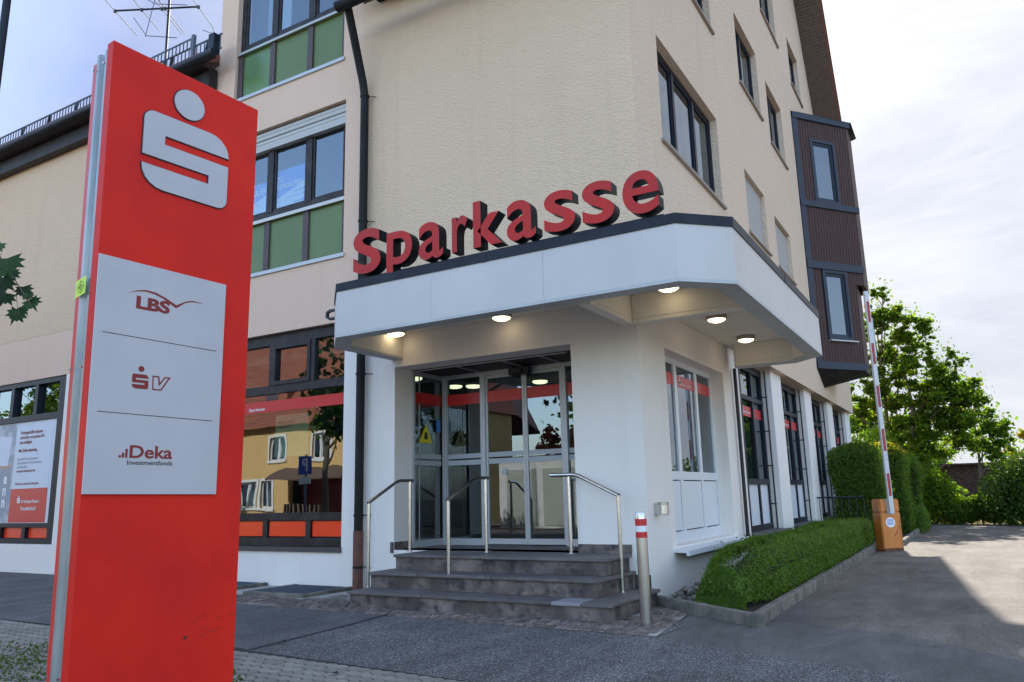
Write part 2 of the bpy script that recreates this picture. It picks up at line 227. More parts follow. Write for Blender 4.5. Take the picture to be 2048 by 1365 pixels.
# ---------------------------------------------------------------- object helpers
ORG={}
def tag(o,label=None,cat=None,group=None,kind=None):
    for k,v in (('label',label),('category',cat),('group',group),('kind',kind)):
        if v: o[k]=v
    return o
def thing(name,loc,label,cat,group=None,rz=0):
    o=bpy.data.objects.new(name,None); COL.objects.link(o); o.location=loc; o.rotation_euler=(0,0,rz); o.empty_display_size=.1
    ORG[o.name]=(Vector(loc),rz); return tag(o,label,cat,group)
class MB:
    def __init__(s): s.v=[]; s.f=[]; s.m=[]
    def add(s,vs,fs,mi=0):
        b=len(s.v); s.v+= [tuple(map(float,p)) for p in vs]; s.f+=[tuple(b+i for i in f) for f in fs]; s.m+=[mi]*len(fs); return s
    def box(s,x0,x1,y0,y1,z0,z1,mi=0):
        if x0>x1:x0,x1=x1,x0
        if y0>y1:y0,y1=y1,y0
        if z0>z1:z0,z1=z1,z0
        return s.add([(x0,y0,z0),(x1,y0,z0),(x1,y1,z0),(x0,y1,z0),(x0,y0,z1),(x1,y0,z1),(x1,y1,z1),(x0,y1,z1)],[(0,3,2,1),(4,5,6,7),(0,1,5,4),(1,2,6,5),(2,3,7,6),(3,0,4,7)],mi)
    def ext(s,poly,vec,mi=0,caps=True):
        n=len(poly); poly=[Vector(p) for p in poly]; vec=Vector(vec)
        nn=Vector((0,0,0))
        for i in range(n): nn+=poly[i].cross(poly[(i+1)%n])
        if nn.dot(vec)>0: poly=poly[::-1]
        vs=poly+[p+vec for p in poly]; fs=[(i,i+n,(i+1)%n+n,(i+1)%n) for i in range(n)]
        if caps: fs+=[tuple(range(n)),tuple(range(2*n-1,n-1,-1))]
        return s.add(vs,fs,mi)
    def tube(s,p0,p1,r,n=12,r1=None,caps=True,mi=0):
        p0=Vector(p0);p1=Vector(p1); d=(p1-p0).normalized(); a=d.orthogonal().normalized(); b=d.cross(a); r1=r if r1 is None else r1
        vs=[p0+(a*math.cos(t)+b*math.sin(t))*r for t in [2*math.pi*i/n for i in range(n)]]+[p1+(a*math.cos(t)+b*math.sin(t))*r1 for t in [2*math.pi*i/n for i in range(n)]]
        fs=[(i,(i+1)%n,(i+1)%n+n,i+n) for i in range(n)]
        if caps: fs+=[tuple(range(n-1,-1,-1)),tuple(range(n,2*n))]
        return s.add(vs,fs,mi)
    def path(s,pts,r,n=12,mi=0):
        pts=[Vector(p) for p in pts]; rings=[]; a=None
        for i,p in enumerate(pts):
            d=((pts[min(i+1,len(pts)-1)]-p).normalized()+(p-pts[max(i-1,0)]).normalized()).normalized()
            a=d.orthogonal().normalized() if a is None else (a-d*a.dot(d)).normalized()
            b=d.cross(a); k=1.0
            if 0<i<len(pts)-1: k=1/max(.5,(pts[i+1]-p).normalized().dot(d))
            rr=r[i] if isinstance(r,(list,tuple)) else r
            rings.append([p+(a*math.cos(t)+b*math.sin(t))*rr for t in [2*math.pi*j/n for j in range(n)]])
        vs=[q for rg in rings for q in rg]; fs=[]
        for i in range(len(rings)-1):
            for j in range(n): fs.append((i*n+j,i*n+(j+1)%n,(i+1)*n+(j+1)%n,(i+1)*n+j))
        fs+=[tuple(range(n-1,-1,-1)),tuple(range(len(vs)-n,len(vs)))]
        return s.add(vs,fs,mi)
    def fb(s,fr,u0,u1,z0,z1,n0,n1,mi=0):      # box in a facade frame
        O,U,Nn=fr; p=[O+U*u+Nn*n_+Vector((0,0,z)) for z in (z0,z1) for u,n_ in ((u0,n0),(u1,n0),(u1,n1),(u0,n1))]
        return s.ext(p[:4],p[4]-p[0],mi)
    def lathe(s,c,prof,n=24,axis='z',mi=0):
        vs=[]; 
        for r,h in prof:
            for j in range(n):
                t=2*math.pi*j/n; vs.append((c[0]+r*math.cos(t),c[1]+r*math.sin(t),c[2]+h))
        fs=[(i*n+j,i*n+(j+1)%n,(i+1)*n+(j+1)%n,(i+1)*n+j) for i in range(len(prof)-1) for j in range(n)]
        fs+=[tuple(range(n-1,-1,-1)),tuple(range(len(vs)-n,len(vs)))]
        return s.add(vs,fs,mi)
    def build(s,name,m,parent=None,bevel=0,smooth=False,label=None,kind=None,local=False,cat=None,group=None,seg=1):
        me=bpy.data.meshes.new(name); vs=s.v
        root=parent
        while root is not None and root.parent is not None: root=root.parent
        if root is not None and root.name in ORG and not local:
            loc,rz=ORG[root.name]; c,q=math.cos(-rz),math.sin(-rz)
            vs=[((x-loc.x)*c-(y-loc.y)*q,(x-loc.x)*q+(y-loc.y)*c,z-loc.z) for x,y,z in vs]
        me.from_pydata(vs,[],s.f); ms=m if isinstance(m,(list,tuple)) else [m]
        for k in ms: me.materials.append(M[k] if isinstance(k,str) else k)
        if len(ms)>1: me.polygons.foreach_set('material_index',s.m)
        if smooth: me.shade_smooth() if hasattr(me,'shade_smooth') else None
        me.update()
        o=bpy.data.objects.new(name,me); COL.objects.link(o)
        if parent is not None: o.parent=parent
        if bevel:
            bm=bmesh.new(); bm.from_mesh(me); bmesh.ops.remove_doubles(bm,verts=bm.verts,dist=1e-5)
            es=[e for e in bm.edges if len(e.link_faces)==2 and e.calc_face_angle(0)>.6]
            bmesh.ops.bevel(bm,geom=es,offset=bevel,segments=seg,affect='EDGES',clamp_overlap=True); bm.to_mesh(me); bm.free()
        if smooth=='auto' or smooth:
            try: me.set_sharp_from_angle(angle=rad(40))
            except Exception: pass
        return tag(o,label,cat,group,kind)
def B(name,m,parent,*a,**k): return MB().box(*a).build(name,m,parent,**k)
def dup(o,parent=None,loc=None,rz=None,scale=None,**props):
    c=o.copy(); COL.objects.link(c)
    if parent is not None: c.parent=parent
    if loc is not None: c.location=loc
    if rz is not None: c.rotation_euler=(0,0,rz)
    if scale is not None: c.scale=scale
    for k,v in props.items(): c[k]=v
    for ch in list(o.children): dup(ch,c)
    return c
def text(name,s,m,parent,O,U,V,box,bold=0,depth=0,label=None,fit='xy',shear=0,mats=None):
    """text in the plane O + U*u + V*v, fitted to box (u0,u1,v0,v1)"""
    cu=bpy.data.curves.new(name,'FONT'); cu.body=s; cu.offset=bold; cu.extrude=0; cu.shear=shear; cu.resolution_u=6
    if '\n' in s: cu.space_line=1.05
    t=bpy.data.objects.new(name,cu); COL.objects.link(t); bpy.context.view_layer.update()
    me=bpy.data.meshes.new_from_object(t.evaluated_get(bpy.context.evaluated_depsgraph_get())); bpy.data.objects.remove(t)
    bm=bmesh.new(); bm.from_mesh(me); bpy.data.meshes.remove(me)
    bmesh.ops.remove_doubles(bm,verts=bm.verts,dist=1e-4)
    xs=[v.co.x for v in bm.verts]; ys=[v.co.y for v in bm.verts]
    x0,x1,y0,y1=min(xs),max(xs),min(ys),max(ys); u0,u1,v0,v1=box
    sx=(u1-u0)/(x1-x0); sy=(v1-v0)/(y1-y0)
    if fit=='x': sy=sx
    if fit=='y': sx=sy
    O=Vector(O);U=Vector(U);V=Vector(V); Nn=U.cross(V).normalized()
    if depth:
        bm.faces.ensure_lookup_table(); front=list(bm.faces)
        r=bmesh.ops.extrude_face_region(bm,geom=front)
        nv=[g for g in r['geom'] if isinstance(g,bmesh.types.BMVert)]
        for v in nv: v.co.z=-1
    bm.normal_update()
    mb=MB(); bm.verts.index_update(); bm.faces.index_update(); vs=[]
    for v in bm.verts:
        vs.append(O+U*(u0+(v.co.x-x0)*sx)+V*(v0+(v.co.y-y0)*sy)+(Nn*(v.co.z*depth) if depth else Vector((0,0,0))))
    for f in bm.faces:
        # 0 = face, 1 = sides/back
        zs=[v.co.z for v in f.verts]
        mb.f.append(tuple(v.index for v in f.verts)); mb.m.append(0 if (not depth or max(zs)-min(zs)<1e-3 and zs[0]>-.5) else 1)
    mb.v=[tuple(v) for v in vs]; bm.free()
    o=mb.build(name,mats or m,parent,label=label)
    return o
def quad(O,U,V,u0,u1,v0,v1,e=0,Nn=None):
    O=Vector(O);U=Vector(U);V=Vector(V); 
    return [O+U*u+V*v for u,v in ((u0,v0),(u1,v0),(u1,v1),(u0,v1))]
def wall(name,fr,u0,u1,z0,z1,holes,m,parent,th=.3,clip=None,extra=(),label=None,noend=()):
    us=sorted({u0,u1,*[h[i] for h in holes for i in (0,1)],*extra}); zs=sorted({z0,z1,*[h[i] for h in holes for i in (2,3)]})
    us=[u for u in us if u0<=u<=u1]; zs=[z for z in zs if z0<=z<=z1]
    O,U,Nn=fr; P=lambda u,z,n_:O+U*u+Nn*n_+Vector((0,0,z)); mb=MB(); inh=lambda u,z:any(a<u<b and c<z<d for a,b,c,d in holes)
    def q(a,b,c,d): mb.add([a,b,c,d],[(0,1,2,3)])
    for i in range(len(us)-1):
        for j in range(len(zs)-1):
            a,b,c,d=us[i],us[i+1],zs[j],zs[j+1]; cu,cz=(a+b)/2,(c+d)/2
            if inh(cu,cz): continue
            q(P(a,c,0),P(b,c,0),P(b,d,0),P(a,d,0)); q(P(b,c,-th),P(a,c,-th),P(a,d,-th),P(b,d,-th))
            if (i==0 and 0 not in noend) or (i>0 and inh((us[i-1]+a)/2,cz)): q(P(a,c,-th),P(a,c,0),P(a,d,0),P(a,d,-th))
            if (i==len(us)-2 and 1 not in noend) or (i<len(us)-2 and inh((b+us[i+2])/2,cz)): q(P(b,c,0),P(b,c,-th),P(b,d,-th),P(b,d,0))
            if j==0 or inh(cu,(zs[j-1]+c)/2): q(P(a,c,-th),P(b,c,-th),P(b,c,0),P(a,c,0))
            if j==len(zs)-2 or inh(cu,(d+zs[j+2])/2): q(P(a,d,0),P(b,d,0),P(b,d,-th),P(a,d,-th))
    if clip:
        bm=bmesh.new(); vs=[bm.verts.new(v) for v in mb.v]
        for f in mb.f: bm.faces.new([vs[i] for i in f])
        for co,no in clip: bmesh.ops.bisect_plane(bm,geom=bm.verts[:]+bm.edges[:]+bm.faces[:],plane_co=co,plane_no=no,clear_outer=True)
        bm.verts.index_update(); m2=MB(); m2.v=[tuple(v.co) for v in bm.verts]; m2.f=[tuple(v.index for v in f.verts) for f in bm.faces]; m2.m=[0]*len(m2.f); bm.free(); mb=m2
    return mb.build(name,m,parent,label=label)
FRONT=(Vector((0,8.3,0)),Vector((1,0,0)),Vector((0,-1,0)))
SIDE=(Vector((-3.04,0,0)),Vector((0,1,0)),Vector((1,0,0)))
LOW=(Vector((-3.17,0,0)),Vector((0,1,0)),Vector((1,0,0)))
def window(parent,fr,u0,u1,z0,z1,mull=(),trans=(),n=-.1,fw_=.07,m='blackframe',g='glass_sky',name='window',sash=.03,sill=None,label=None,pad=.0):
    """frame mesh (part) with panes (sub-parts); mull: u centres, trans: z centres"""
    mb=MB(); us=[u0]+[x for x in mull]+[u1]; zs=[z0]+[z for z in trans]+[z1]
    mb.fb(fr,u0,u1,z1-fw_,z1,n-.06,n); mb.fb(fr,u0,u1,z0,z0+fw_,n-.06,n)
    mb.fb(fr,u0,u0+fw_,z0+fw_,z1-fw_,n-.06,n+.001); mb.fb(fr,u1-fw_,u1,z0+fw_,z1-fw_,n-.06,n+.001)
    for x in mull: mb.fb(fr,x-fw_*.6,x+fw_*.6,z0+fw_,z1-fw_,n-.061,n+.008)
    for z in trans: mb.fb(fr,u0+fw_,u1-fw_,z-fw_*.6,z+fw_*.6,n-.062,n+.005)
    f=mb.build(name,m,parent,label=label)
    for i in range(len(us)-1):
        for j in range(len(zs)-1):
            a=us[i]+(fw_ if i==0 else fw_*.6); b=us[i+1]-(fw_ if i==len(us)-2 else fw_*.6)
            c=zs[j]+(fw_ if j==0 else fw_*.6); d=zs[j+1]-(fw_ if j==len(zs)-2 else fw_*.6)
            if sash:
                s=MB(); s.fb(fr,a,b,c,c+sash,n-.05,n-.012); s.fb(fr,a,b,d-sash,d,n-.05,n-.012); s.fb(fr,a,a+sash,c+sash,d-sash,n-.05,n-.013); s.fb(fr,b-sash,b,c+sash,d-sash,n-.05,n-.013)
                s.build('sash',m,f)
            MB().fb(fr,a+sash*.8,b-sash*.8,c+sash*.8,d-sash*.8,n-.036,n-.030).build('pane',g,f)
    if sill:
        MB().fb(fr,u0-.06,u1+.06,z0-.05,z0-.004,n+.0,sill).build('sill','sill',f,bevel=.004)
    return f
# ================================================================ SETTING: ground
def sheet(name,poly,z,m,kind='structure'):
    mb=MB(); mb.add([(x,y,z) for x,y in poly],[tuple(range(len(poly)))])
    o=mb.build(name,m,None,kind=kind)
    bm=bmesh.new(); bm.from_mesh(o.data); bmesh.ops.triangulate(bm,faces=bm.faces)
    for f in bm.faces:
        if f.normal.z<0: f.normal_flip()
    bm.to_mesh(o.data); bm.free(); return o
sheet('ground',[(-400,-400),(400,-400),(400,500),(-400,500)],-.012,'asph4')
sheet('yard_asphalt',[(-3.6,8.2),(-2.49,6.57),(-1.53,6.16),(-.62,5.9),(-.5,5.62),(.6,5.0),(40,3.0),(40,29.5),(-12,29.5),(-3.6,27)],-.008,'asph')
sheet('yard_front_strip',[(-2.64,7.80),(-2.49,6.57),(-1.53,6.16),(-.62,5.9),(-.5,5.62),(.6,5.0),(1.2,5.3),(.2,6.6),(-.6,7.4),(-1.5,7.75),(-1.83,9.6),(-1.86,7.3)],-.005,'asph4')
PAVE=[(-40,5.6),(-16,4.9),(-9.5,4.83),(-8.52,4.82),(-5.52,4.71),(-3.97,4.61),(-3.01,4.55),(-1,4.48),(1.5,4.4)]
sheet('sidewalk_asphalt',[(x,y) for x,y in PAVE]+[(1.2,4.7),(-.5,5.62),(-.62,5.9),(-1.53,6.16),(-2.49,6.55),(-2.45,7.2),(-3,8.35),(-40,8.35)],.0,'asph2')
sheet('sidewalk_patch',[(-40,5.6),(-16,4.9),(-9.5,4.83),(-8.52,4.82),(-5.38,4.712),(-5.47,5.9),(-5.56,6.72),(-7,6.78),(-8.6,7.0),(-9.4,7.2),(-9.4,8.35),(-40,8.35)],.004,'asph3')
sheet('tar_seam',[(-5.375,4.71),(-5.345,4.71),(-5.38,5.3),(-5.44,6.0),(-5.53,6.72),(-5.56,6.72),(-5.47,6.0),(-5.41,5.3)],.007,'tar')
sheet('road',[(-300,-3.2),(-300,-8.6),(300,-8.6),(300,-3.2)],-.006,'asph')
sheet('opposite_pavement',[(-300,-8.6),(-300,-9.99),(300,-9.99),(300,-8.6)],.05,'kerb')
# concrete pavers
pv=MB(); pv.add([(x,y-.004,-.001) for x,y in PAVE[::-1]]+[(-40,-3.1,-.001),(1.5,-3.1,-.001)],[tuple(range(len(PAVE)+2))])
pav=pv.build('paver_bed','joint',None,kind='structure')
bm=bmesh.new(); bm.from_mesh(pav.data); bmesh.ops.triangulate(bm,faces=bm.faces)
for f in bm.faces:
    if f.normal.z<0: f.normal_flip()
bm.to_mesh(pav.data); bm.free()
def paver_mesh(name):
    Lp,Wp,g=.222,.112,.0058; zz=lambda x: .012*(1-abs(((x/.111)%1)*2-1)*2)
    xs=[g,.055,.111,.166,Lp-g]
    lo=[(x,g+.004+zz(x)) for x in xs]; hi=[(x,Wp-g-.004+zz(x)) for x in xs][::-1]; poly=lo+hi
    cx=sum(p[0] for p in poly)/len(poly); cy=sum(p[1] for p in poly)/len(poly)
    top=[(cx+(x-cx)*.965,cy+(y-cy)*.94) for x,y in poly]; n=len(poly)
    me=bpy.data.meshes.new(name); v=[(x,y,-.02) for x,y in poly]+[(x,y,.002) for x,y in poly]+[(x,y,.009) for x,y in top]
    f=[(i,(i+1)%n,(i+1)%n+n,i+n) for i in range(n)]+[(i+n,(i+1)%n+n,(i+1)%n+2*n,i+2*n) for i in range(n)]+[tuple(range(2*n,3*n))]
    me.from_pydata(v,[],f); me.materials.append(M['paver']); return me
pm=paver_mesh('paver'); ybound=lambda x: np.interp(x,[p[0] for p in PAVE],[p[1] for p in PAVE])
cand=[]; th=rad(-2.5); ct,st_=math.cos(th),math.sin(th)
for r in range(-40,10):
    for c in range(-60,14):
        lx=c*.222+(.111 if r%2 else 0); ly=r*.112
        x=-3.0+lx*ct-ly*st_; y=4.4+lx*st_+ly*ct
        if y+.115>ybound(x+.1) or y<-.5 or x<-10.5 or x>.2: continue
        p=px((x+.1,y+.05,0)); vis=-20<p[0]<2070 and p[1]<1385 and not (100<p[0]<455 and p[1]>1000)
        cand.append((vis,(x+.1)**2+y*y,x,y))
vis=sorted([c for c in cand if c[0]],key=lambda c:c[1]); rest=[c for c in cand if not c[0]]
for v,_,x,y in vis[:300]:
    o=bpy.data.objects.new('paver',pm); COL.objects.link(o); o.parent=pav; o.location=(x,y,random.uniform(-.0015,.0015)); o.rotation_euler=(random.uniform(-.006,.006),random.uniform(-.006,.006),th)
mb=MB(); pvv=[tuple(v.co) for v in pm.vertices]; pvf=[tuple(p.vertices) for p in pm.polygons]
for v,_,x,y in vis[300:]+rest: mb.add([(x+a*ct-b*st_,y+a*st_+b*ct,c) for a,b,c in pvv],pvf)
if mb.v: mb.build('paver_field','paver',pav,kind='stuff')
# cobble strip
cob=sheet('cobble_strip',[(-8.9,6.85),(-7.3,6.70),(-5.4,6.68),(-3.5,6.585),(-2.49,6.545),(-2.62,7.80),(-3.1,8.28),(-3.1,8.32),(-9.3,8.32)],.006,'mortar')
def inpoly(x,y,P):
    c=False; j=len(P)-1
    for i in range(len(P)):
        if (P[i][1]>y)!=(P[j][1]>y) and x<(P[j][0]-P[i][0])*(y-P[i][1])/(P[j][1]-P[i][1])+P[i][0]: c=not c
        j=i
    return c
CP=[(-8.9,6.86),(-7.3,6.70),(-5.4,6.68),(-3.5,6.59),(-2.49,6.55),(-2.62,7.78),(-3.08,8.25),(-3.05,7.02),(-6.4,7.02),(-6.45,7.34),(-8.9,7.34)]
cobs=[]
def cobble_mesh():
    a=random.uniform(.85,1.1)*.05; b=random.uniform(.8,1.1)*.05; n=9; vs=[]; ph=random.random()*6
    for k,(s,z) in enumerate(((1,-.02),(1,.006),(.95,.011),(.8,.013))):
        for i in range(n):
            t=2*math.pi*i/n; e=.42
            cx=math.copysign(abs(math.cos(t))**e,math.cos(t)); cy=math.copysign(abs(math.sin(t))**e,math.sin(t)); w=1+.06*math.sin(3*t+ph)
            vs.append((a*cx*s*w,b*cy*s*w,z))
    fs=[(k*n+i,k*n+(i+1)%n,(k+1)*n+(i+1)%n,(k+1)*n+i) for k in range(3) for i in range(n)]+[tuple(range(3*n,4*n))]
    return vs,fs
protos=[]
for k in range(8):
    vs,fs=cobble_mesh(); me=bpy.data.meshes.new('cobble'); me.from_pydata(vs,[],fs); me.materials.append(M['cobble']); me.shade_smooth(); protos.append((me,vs,fs))
y=6.602; r=0
while y<8.25:
    x=-8.85+random.uniform(0,.08)
    while x<-2.4:
        jx,jy=x+random.uniform(-.006,.006),y+random.uniform(-.006,.006)-.0316*(x+2.49)*(1 if x>-7.4 else 1.3)
        if all(inpoly(jx+a,jy+b,CP) for a,b in ((-.012,0),(.012,0),(0,-.012),(0,.012))): cobs.append((jx,jy))
        x+=random.uniform(.103,.125)
    y+=.107; r+=1
cobs.sort(key=lambda c:c[0]**2+c[1]**2)
for x,y in cobs[:300]:
    me=random.choice(protos)[0]; o=bpy.data.objects.new('cobble',me); COL.objects.link(o); o.parent=cob; o.location=(x,y,.004+random.uniform(-.002,.004)); o.rotation_euler=(random.uniform(-.05,.05),random.uniform(-.05,.05),random.uniform(-.12,.12))
mb=MB()
for x,y in cobs[300:]:
    _,vs,fs=random.choice(protos); t=random.uniform(-.1,.1); mb.add([(x+a*math.cos(t)-b*math.sin(t),y+a*math.sin(t)+b*math.cos(t),c+.004) for a,b,c in vs],fs)
if mb.v: mb.build('cobble_field','cobble',cob,kind='stuff',smooth=True)
# planting bed + kerb
sheet('planting_bed',[(-3.16,8.34),(-3.1,8.24),(-1.95,7.44),(-1.93,18.5),(-1.55,18.7),(-1.52,28.4),(-3.16,28.4)],.03,'soil')
kt=thing('kerb_edging',(-1.9,12,0),'low weathered concrete kerb edging round the green hedge bed by the driveway','kerb')
def kstone(p,q,w=.085,h=.105):
    p=Vector((*p,0));q=Vector((*q,0)); d=(q-p).normalized(); n_=Vector((-d.y,d.x,0)); g=.006
    a=p+d*g; b=q-d*g; dz=random.uniform(-.006,.006)
    MB().ext([a+Vector((0,0,-.05)),b+Vector((0,0,-.05)),b+n_*w+Vector((0,0,-.05)),a+n_*w+Vector((0,0,-.05))],(0,0,h+.05+dz)).build('kerb_stone','kerb',kt,bevel=.01)
A=Vector((-3.14,8.27)); Bp=Vector((-1.82,7.35))
for k in range(2): kstone(A.lerp(Bp,k/2),A.lerp(Bp,(k+1)/2))
yk=7.35
while yk<18.3: kstone((-1.82+random.uniform(-.004,.004),yk),(-1.82+random.uniform(-.004,.004),min(yk+1,18.4))); yk+=1
kstone((-1.82,18.4),(-1.43,18.5)); yk=18.5
while yk<28: kstone((-1.43,yk),(-1.43,yk+1)); yk+=1
# pebbles by the wall
pb=thing('pebble_bed',(-2.95,8.6,.03),'loose grey and brown river pebbles between white wall corner and hedge','pebbles')
pmesh=[]
for k in range(5):
    bm=bmesh.new(); bmesh.ops.create_icosphere(bm,subdivisions=2,radius=1)
    for v in bm.verts: v.co*=1+.18*noise.noise(v.co*1.3+Vector((k*5,0,0))); v.co.z*=.62; v.co.y*=.8
    me=bpy.data.meshes.new('pebble'); bm.to_mesh(me); bm.free(); me.materials.append(M['pebble']); me.shade_smooth(); pmesh.append(me)
for k in range(110):
    y=random.uniform(8.28,10.4); x=random.uniform(-3.12,-2.68 if y>8.6 else -2.75)
    if y<8.3+(x+3.14)*-.69+.12: continue
    o=bpy.data.objects.new('pebble',random.choice(pmesh)); COL.objects.link(o); o.parent=pb; s=random.uniform(.025,.055); o.scale=(s,s,s)
    o.location=(x+2.95,y-8.6,random.uniform(0,.05)); o.rotation_euler=(random.uniform(-.4,.4),random.uniform(-.4,.4),random.uniform(0,6))
# ================================================================ MAIN BUILDING
bank=thing('bank_building',(-7,8.3,0),'tall beige rendered bank building with green window panels, dark windows and white ground floor','building')
V3=Vector
GAB=[((-3,26.6,9.0),V3((0,math.sin(rad(61.7)),math.cos(rad(61.7))))),((-3,7.75,8.75),V3((0,-math.sin(rad(62)),math.cos(rad(62))))),((-3,22.3,16.4),V3((0,math.sin(rad(25)),math.cos(rad(25))))),((-3,10.0,13.1),V3((0,-math.sin(rad(29)),math.cos(rad(29)))))]
side_holes=[(9.3,12.22,5.82,7.38),(14.0,15.62,5.9,7.15),(16.5,18.12,5.85,7.0),(14.28,16.1,9.08,10.62),(16.95,18.62,8.88,10.4),(17.2,19.0,12.36,13.9),(20.7,22.2,12.13,13.55),(9.9,12.38,9.12,10.6)]
wall('upper_side_wall',SIDE,8.3,26.2,3.47,20,side_holes,'tex_side',bank,clip=GAB,noend=(0,))
wall('upper_front_wall',FRONT,-7.45,-3.04,3.8,8.9,[],'tex_front',bank,th=.29,noend=(1,))
FL=(Vector((0,8.315,0)),Vector((1,0,0)),Vector((0,-1,0)))
wall('bay_front_wall',FL,-10.86,-7.45,3.7,12.6,[(-10.25,-7.71,3.0,3.80),(-10.4,-7.78,4.84,7.38),(-10.42,-7.85,8.11,11.3)],'beige',bank)
wall('lower_front_wall',FL,-10.86,-7.45,-.05,3.7,[(-10.25,-7.71,.56,3.80)],'white',bank)
wall('entrance_wall',FRONT,-7.45,-3.17,-.05,3.8,[(-6.76,-4.04,.54,3.0)],'white',bank,th=.37,noend=(1,))
wall('entrance_side_wall',LOW,8.3,12.8,-.05,3.6,[(9.2,11.84,.56,2.99)],'white',bank,th=.23,noend=(0,))
B('bay_side_wall','beige',bank,-10.86,-10.56,8.616,16,3,12.6)
# ground floor columns, soffit and plinth on the side
for y0,y1 in ((15.3,16.2),(18.75,19.6),(22.0,22.85),(25.3,26.2)):
    B('column','white',bank,-3.17,-3.75,y0,y1,-.05,3.50,bevel=.012)
B('overhang_soffit','white',bank,-3.045,-3.9,12.82,26.19,3.472,3.6)
B('plinth_wall','white',bank,-3.30,-3.74,12.82,26.18,-.05,.44)
B('rear_wall','tex_side',bank,-12,-3.35,25.9,26.2,-.05,17)
# inner shell (dark rooms)
B('ground_floor','floorin',bank,-12,-3.42,8.7,25.8,.30,.536)
B('ceiling_slab','roomwall',bank,-12,-3.42,8.7,25.8,3.42,3.56)
B('recess_floor','stonetop',bank,-6.76,-4.04,8.302,9.5,.3,.54)
B('inner_partition','roomwall',bank,-12,-3.46,16.0,16.1,.54,3.4)
B('party_wall','roomdark',bank,-12.2,-12.0,8.62,26.2,-.05,8.7)
B('party_wall','roomdark',bank,-10.55,-10.5,8.62,26,8.7,12.6)
B('rear_partition','roomdark',bank,-12,-3.5,25.7,25.88,.54,14)
B('attic_slab','roomdark',bank,-10.4,-3.4,12.0,24,14.2,14.3)
B('attic_wall','roomdark',bank,-10.4,-10.3,8.7,25.7,8.7,16)
B('inner_partition','roomdark',bank,-8.9,-8.8,9.6,16,.54,3.4)
B('inner_counter','darkred',bank,-7.9,-7.3,12.2,14.5,.54,1.6)
for z in (4.5,7.65,10.9,14.0): B('floor_slab','roomwall',bank,-10.5,-3.36,8.63,25.7,z,z+.12)
B('inner_core','roomdark',bank,-9.9,-6.2,11.5,22,4.7,14)
for x,y in ((-7.63,9.86),(-7.65,11.04),(-7.38,11.22),(-6.2,11.5),(-5.2,13.4)):
    MB().lathe((x,y,3.08),[(.10,0),(.13,.02),(.13,.04)],20).build('indoor_lamp','lampin',bank,smooth=True)
# roof
rf=MB()
def slab(y0,z0,y1,z1,x0=-11.5,x1=-2.28,t=.28):
    d=V3((0,y1-y0,z1-z0)).normalized(); n_=V3((0,-d.z,d.y)); n_=n_ if n_.z>0 else -n_
    rf.ext([V3((x0,y0,z0)),V3((x0,y1,z1)),V3((x0,y1,z1))+n_*t,V3((x0,y0,z0))+n_*t],(x1-x0,0,0))
slab(26.85,8.55,22.6,16.45); slab(22.6,16.45,17.6,16.95); slab(7.72,8.78,10.1,13.1,x0=-7.3); slab(10.1,13.1,17.6,16.95)
rf.build('roof','neighred',bank)
sb=MB()
for k in range(92):       # brown soffit boards under the verge
    for (y0,z0,y1,z1) in ((26.85,8.55,22.6,16.45),):
        d=V3((0,y1-y0,z1-z0)); Lh=d.length; d.normalize(); n_=V3((0,-d.z,d.y)); n_=n_ if n_.z>0 else -n_
        a=V3((0,y0,z0))+d*(k*.098); b=a+d*.090
        if k*.098>Lh-.1: continue
        sb.ext([a+V3((-3.03,0,0))-n_*.02,b+V3((-3.03,0,0))-n_*.02,b+V3((-3.03,0,0))-n_*.002,a+V3((-3.03,0,0))-n_*.002],(.70,0,0))
sb.build('soffit_boards','woodbrown',bank,kind='stuff')
d=V3((0,-4.25,7.9)).normalized(); n_=V3((0,d.z,-d.y)); n_=n_ if n_.z>0 else -n_
MB().ext([V3((-2.33,26.9,8.5)),V3((-2.33,26.9,8.5))+d*9.2,V3((-2.33,26.9,8.5))+d*9.2+n_*.32,V3((-2.33,26.9,8.5))+n_*.32],(.05,0,0)).build('verge_board','woodbrown',bank)
MB().box(-3.0,-2.35,24.0,24.2,11.6,11.75).box(-2.72,-2.6,24.0,26,9.0,9.15).build('purlin','bluegrey',bank)
# front gutter
gt=MB(); gt.tube((-7.34,7.62,8.42),(-2.3,7.62,8.42),.085,14); gt.box(-7.1,-2.4,7.66,8.29,8.80,8.86); gt.build('gutter','pipe',bank)
B('bay_roof','neighred',bank,-11.2,-7.1,8.0,20,12.6,12.8)
# ---- left windows of the bay wall
w=window(bank,FL,-10.4,-7.78,5.80,7.38,(-9.52,-8.64),(),n=-.10,fw_=.10,m='darkframe',sash=.045,g='glass_mid')
w2=window(bank,FL,-10.42,-7.85,9.08,11.3,(-9.55,-8.66),(),n=-.10,fw_=.10,m='darkframe',sash=.045,g='glass_mid')
w3=window(bank,FL,-10.25,-7.71,.56,3.80,(),(),n=-.14,fw_=.001,m='darkframe',g='glass',sash=0)
for o in list(w3.children): bpy.data.objects.remove(o)
fr=MB()
fr.fb(FL,-10.25,-7.71,3.63,3.80,-.20,-.08); fr.fb(FL,-10.25,-7.71,2.86,2.99,-.20,-.09); fr.fb(FL,-10.25,-7.71,.93,1.04,-.20,-.08); fr.fb(FL,-10.25,-7.71,.56,.68,-.20,-.07)
for u in (-9.33,-8.44): fr.fb(FL,u-.045,u+.045,2.99,3.63,-.2,-.085); fr.fb(FL,u-.05,u+.05,.68,.93,-.2,-.085)
fr.fb(FL,-10.25,-10.17,.68,3.63,-.199,-.09); fr.fb(FL,-7.75,-7.71,.68,3.63,-.199,-.1)
